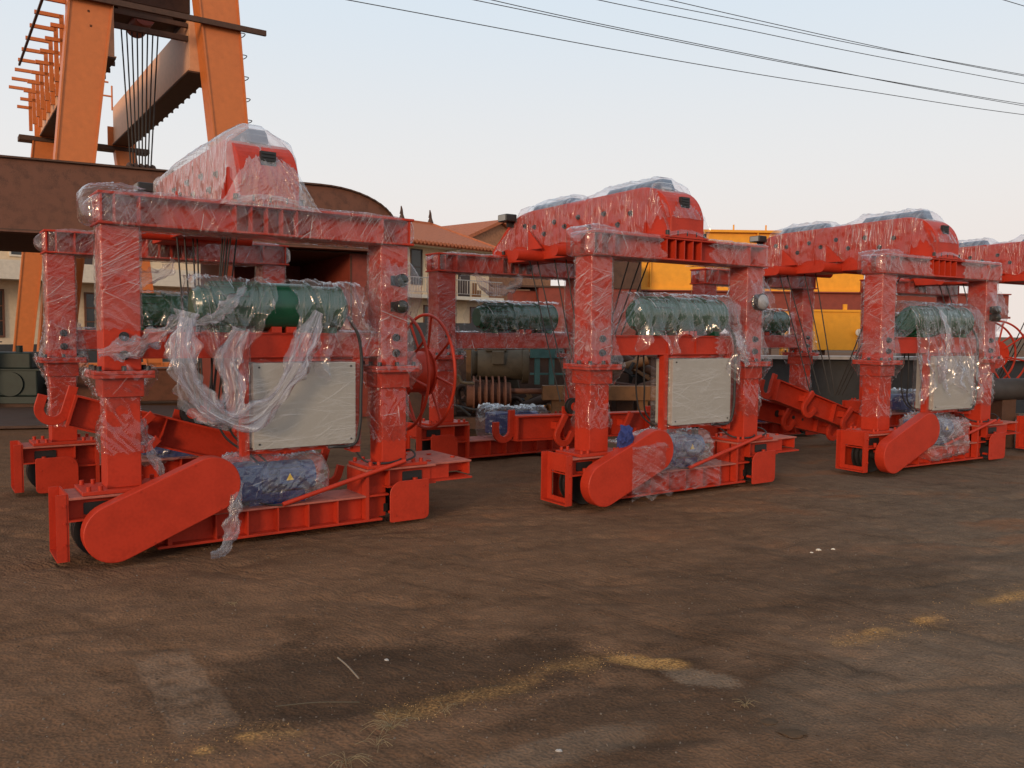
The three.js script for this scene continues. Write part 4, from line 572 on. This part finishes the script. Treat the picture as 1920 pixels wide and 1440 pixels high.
// scrap winch behind the middle gantry
{
  const t = frameAt(thing('scrap_winch', 'rusty old winch with grooved drum and grimy motor behind the middle gantry', 'machine'), -1.25, 13.2, 1.5);
  part(t, 'base_frame', [bx(0, 2.6, 0.1, 0.28, 0, 0.16), bx(0, 2.6, 0.1, 0.28, 1.0, 1.16), bx(0, 0.16, 0.1, 0.28, 0.16, 1.0), bx(2.44, 2.6, 0.1, 0.28, 0.16, 1.0)], DARKRUST);
  const dr = part(t, 'rope_drum', cyl('u', 0.9, 0.62, 0.3, 0.2, 0.7, 28), RUST);
  for (let k = 0; k < 6; k++) part(dr, 'drum_flange', cyl('u', 0.66 + k * 0.1, 0.62, 0.3, 0.3, 0.025, 30), RUST);
  part(t, 'gear_housing', [bx(0.05, 0.4, 0.28, 1.05, 0.1, 0.75, 0.05), cyl('v', 0.3, 0.9, 0.06, 0.17, 0.1, 22)], DARKRUST);
  part(t, 'crank_shaft', tube([[0.3, 0.95, -0.02], [0.42, 0.93, -0.03], [0.47, 0.84, -0.03], [0.66, 0.82, -0.02]], 0.025, 7, 24), OLIVE);
  const mt = part(t, 'motor', [cyl('u', 1.1, 1.1, 0.6, 0.26, 0.75, 28), cyl('u', 0.68, 1.1, 0.6, 0.26, 0.1, 28, 0.18), cyl('u', 1.5, 1.08, 0.6, 0.3, 0.1, 28), bx(0.85, 1.2, 1.3, 1.42, 0.4, 0.75, 0.03)], OLIVE);
  part(mt, 'cable_box', bx(0.95, 1.15, 1.1, 1.32, 0.26, 0.36, 0.02), OLIVE);
  part(t, 'shaft', cyl('u', 1.5, 0.68, 0.3, 0.045, 0.6, 12), RUST);
  part(t, 'ochre_beam', [bx(1.75, 3.6, 0.55, 0.78, 0.1, 0.3, 0.01), bx(1.9, 2.2, 0.1, 0.55, 0.15, 0.25), bx(2.35, 2.43, 0.78, 1.38, 0.2, 0.28), bx(0.5, 2.4, 1.3, 1.36, 0.9, 0.98), bx(0.55, 0.63, 0.3, 1.3, 0.9, 0.98), bx(3.3, 3.45, 0.1, 0.55, 0.15, 0.25)], OCHRE);
  part(t, 'teal_frame', [bx(1.62, 1.7, 0.8, 1.35, 0.1, 0.2), bx(1.85, 1.93, 0.8, 1.35, 0.1, 0.2), bx(1.55, 2.1, 1.22, 1.36, 0.08, 0.22), bx(1.55, 2.1, 0.95, 0.98, 0.12, 0.18)], std('teal_paint', C(0.04, 0.12, 0.11), 0.6, { map: rusty }));
  part(t, 'loose_cable', [tube([[0.1, 0.35, -0.1], [0.3, 0.48, -0.14], [0.7, 0.42, -0.12], [0.9, 0.5, -0.05]], 0.02, 6, 30), tube([[0.0, 0.3, -0.2], [0.35, 0.5, -0.3], [0.6, 0.34, -0.25]], 0.022, 6, 24)], RUBBER);
  part(t, 'rusty_block', [bx(2.55, 2.9, 0.78, 1.1, 0.3, 0.7, 0.03), bx(3.0, 3.3, 0.1, 0.6, 0.5, 0.9, 0.03), cyl('u', 2.7, 1.2, 0.5, 0.14, 0.4, 18)], DARKRUST);
}
{
  const t = frameAt(thing('scrap_heap', 'heap of rusty wheels, shafts and brackets piled beside the old winch', 'scrap'), -1.3, 13.9, 1.5), r = rng(404), mats = [RUST, DARKRUST, DARKRUST, OLIVE, OCHRE, BLACK];
  for (let k = 0; k < 46; k++) {
    const u = 0.1 + 3.9 * r(), v = 0.25 + 0.9 * r(), y = 0.12 + 1.05 * r() * (0.55 + 0.45 * Math.sin(u * 2.3)), M = mats[Math.floor(r() * 6)], q = r(), a = r() * 3, tilt = (g) => g.rotateX((r() - 0.5) * 0.8).rotateZ((r() - 0.5) * 1.2).translate(u, y, -v);
    if (q < 0.25) { const R = 0.12 + 0.14 * r(), w = part(t, 'rusty_wheel', [new THREE.TorusGeometry(R, 0.035, 7, 22), cyl('v', 0, 0, 0, 0.05, 0.12, 10), bx(-R, R, -0.02, 0.02, -0.02, 0.02), bx(-0.02, 0.02, -R, R, -0.02, 0.02)].map((g) => g.rotateY(a)), M); w.position.set(u, y, -v); w.rotation.z = r(); }
    else if (q < 0.5) part(t, 'shaft', tilt(cyl('u', 0, 0, 0, 0.03 + 0.06 * r(), 0.4 + 0.7 * r(), 12)), M);
    else if (q < 0.75) part(t, 'bracket', tilt(mergeGeometries([bx(-0.2, 0.2, -0.03, 0.03, -0.08, 0.08), bx(-0.2, -0.15, -0.02, 0.25, -0.08, 0.08), bx(0.12, 0.16, 0.02, 0.18, -0.06, 0.06)])), M);
    else part(t, 'gear_case', tilt(new RoundedBoxGeometry(0.2 + 0.25 * r(), 0.15 + 0.25 * r(), 0.25, 1, 0.03)), M);
  }
}
{ const m = single('dark_backing', 'dark rusty box added behind the scrap winch to darken the gap', 'girder', [bx(-1.2, 3.6, 0, 1.18, 0, 0.4), bx(-1.25, 3.65, 1.182, 1.22, -0.08, 0.48)], DARKRUST); frameAt(m, -0.9, 15.3, 1.5); }  // dark backing added to deepen the shade behind the scrap
// girders and boxes behind the second and third units
{
  const t = frameAt(thing('steel_box', 'rust-red steel box with a dark opening behind the middle gantry', 'steel box'), 0.1, 18.0, 1.4);
  part(t, 'shell', [bx(0.45, 1.05, 1.55, 2.56, 0, 1.0), bx(1.05, 1.25, 1.55, 1.9, 0, 1.0), bx(1.25, 2.6, 1.55, 2.56, 0, 1.0), bx(1.05, 1.25, 2.2, 2.56, 0, 1.0), bx(-0.05, 0.45, 1.55, 2.5, 0.3, 1.0)], RED2); part(t, 'stand', bx(-0.02, 2.58, 0, 1.548, 0.1, 0.95), SLATE);
  part(t, 'opening', bx(1.05, 1.25, 1.9, 2.2, 0.3, 0.32), BLACK);
  part(t, 'top_lip', bx(-0.08, 2.63, 2.562, 2.6, -0.04, 1.04), DARKRUST);
  const u = frameAt(thing('steel_column', 'dark brown upright steel box between the red box and the yellow girder', 'steel box'), 2.05, 19.6, 1.5); part(u, 'shell', bx(0, 0.9, 0, 3.3, 0, 0.8), DARKRUST); part(u, 'edge_angle', bx(-0.03, 0.02, 0, 3.3, -0.03, 0.02), DARKRUST);
  const y = frameAt(thing('yellow_girder', 'long yellow crane girder stacked on a dark red one', 'girder'), 2.4, 20.6, 1.53);
  part(y, 'web', bx(0, 6.2, 2.72, 4.06, 0.1, 0.7), YELLOW); part(y, 'flange', [bx(-0.05, 6.25, 4.062, 4.12, -0.02, 0.82)], YELLOW); part(y, 'flange', bx(-0.05, 6.25, 2.66, 2.718, -0.02, 0.82), YELLOW);
  for (let k = 0; k < 4; k++) part(y, 'stiffener', bx(0.9 + k * 1.3, 0.93 + k * 1.3, 2.72, 4.06, 0.0, 0.098), YELLOW);
  for (let k = 0; k < 5; k++) part(y, 'stud', cyl('y', 0.6 + k * 0.8, 4.2, 0.3, 0.02, 0.16, 8), YELLOW);
  const r = frameAt(thing('red_girder', 'dark red girder under the long yellow girder', 'girder'), 1.6, 20.2, 1.53); part(r, 'web', bx(0, 10.5, 2.1, 2.62, 0.2, 0.8), RED2); part(r, 'flange', bx(-0.05, 10.5, 2.622, 2.652, 0.1, 0.9), RED2); part(r, 'flange', bx(-0.05, 10.5, 2.05, 2.098, 0.1, 0.9), RED2); for (const u of [0.5, 4, 8]) part(r, 'trestle', bx(u, u + 0.3, 0, 2.045, 0.3, 0.7), DARKRUST);
  const b = frameAt(thing('yellow_box', 'yellow painted steel box above the dark grey girder', 'steel box'), 6.85, 19.4, 1.56);
  part(b, 'shell', bx(0, 1.62, 1.27, 2.14, 0, 0.8, 0.01), YELLOW); part(b, 'top_lip', bx(-0.03, 1.65, 2.142, 2.19, -0.03, 0.83), YELLOW); part(b, 'lug', bx(0.7, 0.79, 2.192, 2.32, 0.1, 0.14), YELLOW); part(b, 'rod', rod([1.0, 1.27, -0.1], [1.0, 1.66, -0.1], 0.012, 6), RED2); part(b, 'disc', cyl('v', 1.0, 1.68, -0.1, 0.08, 0.02, 18), WHITEWALL); for (const u of [0.2, 1.3]) part(b, 'packing', bx(u, u + 0.15, 0, 1.268, 0.2, 0.6), DARKRUST);
  const f2 = frameAt(thing('yellow_trestle', 'small yellow steel frame beside the yellow box', 'steel frame'), 5.75, 19.3, 1.56); part(f2, 'post', bx(0.35, 0.5, 0, 2.05, 0, 0.15), YELLOW); part(f2, 'rail', bx(0, 0.5, 2.052, 2.14, 0, 0.15), YELLOW); part(f2, 'post', bx(0, 0.12, 0, 2.05, 0, 0.15), DARKRUST);
  const dk = frameAt(thing('grey_girder', 'dark grey steel girder with a pale top flange behind the third gantry', 'girder'), 4.2, 16.6, 1.5); part(dk, 'web', bx(0, 6.5, 0.08, 1.14, 0.1, 0.5), SLATE); part(dk, 'top_flange', bx(-0.05, 6.55, 1.142, 1.2, -0.06, 0.66), PALE); for (const u of [0.3, 3, 5.8]) part(dk, 'packing', bx(u, u + 0.2, 0, 0.079, 0.0, 0.6), WOOD);
  const pipe = single('steel_pipe', 'thick dark pipe lying behind the last gantry reel', 'pipe', cyl('u', 1.4, 0.86, 0, 0.16, 3.0, 24), SLATE); frameAt(pipe, 6.9, 12.4, 1.35);
  for (const [x, f] of [[7.3, 12.6], [9.3, 13.0]]) single('trestle', x < 8 ? 'dark trestle under the near end of the thick pipe' : 'dark trestle under the far end of the thick pipe', 'trestle', bx(x - 0.1, x + 0.1, 0, 0.72, f - 0.15, f + 0.15), DARKRUST, 'trestles under the pipe');
}
// long two-storey building
{
  const t = thing('building', 'long cream two-storey building with balcony and clay tile roof', 'building'), th = Math.atan2(0.736, 0.677);
  t.position.set(-20.2, 0, -33.5); t.rotation.y = th; const z = (g) => g;  // local u along the facade, v away from the viewer
  part(t, 'wall', [bx(-14, 27.6, 0.9, 6.4, 0, 8)], WALL); part(t, 'plinth', bx(-14.02, 27.62, 0, 0.898, -0.02, 8.02), SLATE);
  part(t, 'balcony_slab', bx(-14, 27.6, 3.42, 3.62, -1.3, -0.005), WHITEWALL); part(t, 'parapet', bx(-14, 19.5, 3.622, 4.15, -1.3, -1.15), WHITEWALL);
  for (let k = 0; k < 10; k++) part(t, 'eave_bracket', prism([[0, 6.39], [-0.9, 6.39], [-0.9, 6.26], [0, 5.9]].map(([a, b]) => [a - 0.005, b]), 'vy', -12 + k * 4, -11.75 + k * 4), WHITEWALL);
  const win = (u, y, w, h, cols, rows, frame = WOOD) => { const o = part(t, 'window', [bx(u, u + w, y, y + h, -0.012, -0.004)], GLASS); part(o, 'frame', [bx(u - 0.07, u, y - 0.07, y + h + 0.07, -0.06, -0.003), bx(u + w, u + w + 0.07, y - 0.07, y + h + 0.07, -0.06, -0.003), bx(u, u + w, y - 0.07, y, -0.06, -0.003), bx(u, u + w, y + h, y + h + 0.07, -0.06, -0.003)], frame); const ms = []; for (let i = 1; i < cols; i++) ms.push(bx(u + w * i / cols - 0.03, u + w * i / cols + 0.03, y, y + h, -0.045, -0.013)); for (let i = 1; i < rows; i++) ms.push(bx(u, u + w, y + h * i / rows - 0.025, y + h * i / rows + 0.025, -0.04, -0.013)); if (ms.length) part(o, 'muntin', ms, frame); };
  for (const u of [-12.5, -6.2, -1.55, 3.3, 8.3, 13.3, 18, 22.2, 26.0]) win(u, 1.25, 1.7, 1.75, 3, 3);
  for (const u of [-8, -4, 0.5, 4.8, 9.2, 14.5]) win(u, 4.45, 1.1, 1.5, 2, 2, WHITEWALL);
  win(21.2, 4.3, 0.75, 1.9, 1, 2, DOOR); win(23.2, 4.4, 0.8, 1.6, 1, 2, DOOR);
  for (const u of [2.6, 11.8, 24.9]) { const d = part(t, 'door', bx(u, u + 1.0, 3.63, 5.75, -0.03, -0.004), DOOR); part(d, 'handle', bx(u + 0.12, u + 0.16, 4.6, 4.85, -0.07, -0.031), PALE); }
  part(t, 'balcony_rail', [bx(19.6, 27.5, 4.55, 4.6, -1.26, -1.22), bx(19.6, 27.5, 3.75, 3.78, -1.26, -1.22)], PALE);
  for (let k = 0; k < 39; k++) part(t, 'baluster', cyl('y', 19.7 + k * 0.2, 4.16, -1.24, k % 8 ? 0.012 : 0.028, 0.78, 5), PALE);
  part(t, 'chair', [bx(25.6, 26.0, 3.63, 4.05, -0.9, -0.5), bx(25.6, 26.0, 4.05, 4.5, -0.55, -0.5)], OCHRE);
  // roof of the taller end: courses of clay tiles between hips
  const roof = part(t, 'eave_soffit', bx(18.6, 27.7, 6.4, 6.5, -1.0, 9), WHITEWALL), E0 = 18.4, E1 = 27.8, R0 = 22, R1 = 26.4, RY = 8.4, RV = 4.05, rows = 15;
  for (let k = 0; k < rows; k++) { const a = k / rows, b = (k + 1) / rows, ya = 6.5 + a * (RY - 6.5), yb = 6.5 + b * (RY - 6.5) + 0.05, g = prism([[lerp(E0, R0, a), ya - 0.12], [lerp(E1, R1, a), ya - 0.12], [lerp(E1, R1, a), ya + 0.05], [lerp(E0, R0, a), ya + 0.05]], 'uy', -1.15 + a * 5.2, -1.15 + b * 5.2 + 0.2); const p = g.attributes.position; for (let i = 0; i < p.count; i++) { const w = (-p.getZ(i) - (-1.15 + a * 5.2)) / (5.2 / rows); p.setY(i, p.getY(i) + (yb - ya) * clamp(w, 0, 1.2)); } g.computeVertexNormals(); part(roof, 'tile_course', g, TILE); }
  const ends = []; for (let k = 0; k < 32; k++) ends.push(cyl('v', E0 + k * 0.3, 6.54, -1.18, 0.11, 0.3, 7)); const te = part(roof, 'eave_tiles', ends, TILE); te.userData.kind = 'stuff';
  const tri = (a, b, c) => { const g = new THREE.BufferGeometry(); g.setAttribute('position', new THREE.Float32BufferAttribute([a, b, c].flatMap(([u, y, v]) => [u, y, -v]), 3)); g.computeVertexNormals(); return g; };
  part(roof, 'hip_end', [tri([R1, RY, RV], [E1, 6.5, -1.15], [E1, 6.5, 9.2]), tri([R0, RY, RV], [E0, 6.5, 9.2], [E0, 6.5, -1.15]), tri([R0, RY, RV], [R1, RY, RV], [E1, 6.5, 9.2]), tri([R0, RY, RV], [E1, 6.5, 9.2], [E0, 6.5, 9.2])], TILE);
  part(roof, 'ridge', [bx(R0, R1, RY - 0.05, RY + 0.15, 3.9, 4.2, 0.05)].concat(rod([R1, RY + 0.05, RV], [E1, 6.55, -1.15], 0.1, 8)), TILE);
  for (const u of [23.9, 26.3]) part(roof, 'finial', [cyl('y', u, RY + 0.3, 4.05, 0.2, 0.35, 8, 0.08), prism([[u - 0.15, RY + 0.45], [u + 0.08, RY + 0.45], [u + 0.03, RY + 0.75], [u - 0.06, RY + 0.95], [u - 0.08, RY + 0.7]], 'uy', 4.0, 4.1)], DARKRUST);
  // side wing with a brick gable
  const wg = thing('side_wing', 'brick gable wing with clay tile roof beyond the balcony building', 'building'); wg.position.copy(t.position); wg.rotation.copy(t.rotation);
  part(wg, 'wall', prism([[27.9, 0], [36, 0], [36, 6.6], [30.7, 8.75], [27.9, 7.6]], 'uy', 2.0, 9), std('brick_wall', C(0.36, 0.16, 0.08), 0.9, { map: rusty, bump: 0.006 }));
  part(wg, 'roof', [prism([[27.4, 7.42], [30.7, 8.8], [30.7, 9.02], [27.3, 7.62]], 'uy', 1.7, 9.3), prism([[30.7, 8.8], [36.4, 6.5], [36.5, 6.7], [30.7, 9.02]], 'uy', 1.7, 9.3)], TILE);
  const yw = single('yard_wall', 'dark grey yard wall before the cream building', 'wall', bx(14, 44, 0, 2.0, -5.0, -4.75), SLATE); yw.position.copy(t.position); yw.rotation.copy(t.rotation);
}
// overhead wires: each hung between poles out of the picture
[[-3.22, 16.9, 14.68, 24.98, 8, 'lowest overhead wire, alone below the others'], [-0.86, 18.17, 15.11, 25.72, 8.5, 'lower wire of the close pair in the sky'], [-0.47, 18.42, 15.43, 26.28, 8.6, 'upper wire of the close pair in the sky'], [1.93, 19.42, 14.9, 25.41, 9, 'single overhead wire between the close pair and the crossing wires'], [2.97, 20.45, 15.16, 25.88, 9.4, 'crossing overhead wire that enters the top edge first'], [3.5, 19.91, 14.86, 25.37, 9.2, 'crossing overhead wire that enters the top edge second'], [11.43, 20.5, 12.15, 20.88, 9.5, 'overhead wire cutting the top right corner']].forEach(([x0, f0, x1, f1, h, label], i) => {
  const dx = x1 - x0, df = f1 - f0, l = Math.hypot(dx, df), ux = dx / l, uf = df / l, pts = []; const a = i === 6 ? -14 : -14, b = i === 6 ? 18 : l + 14;
  for (let k = 0; k <= 12; k++) { const s = lerp(a, b, k / 12), m = l / 2, sag = 0.0011 * (s - 0) * (s - l) + 0.02 * n2(s * 0.4, i * 3); pts.push([x0 + ux * s, h + sag, f0 + uf * s]); }
  single('overhead_wire', label, 'wire', tube(pts, 0.009, 5, 80), WIRE, 'overhead wires');
});

scene.traverse((o) => { if (o.isMesh) { o.castShadow = true; o.receiveShadow = true; } });
renderer.render(scene, camera);
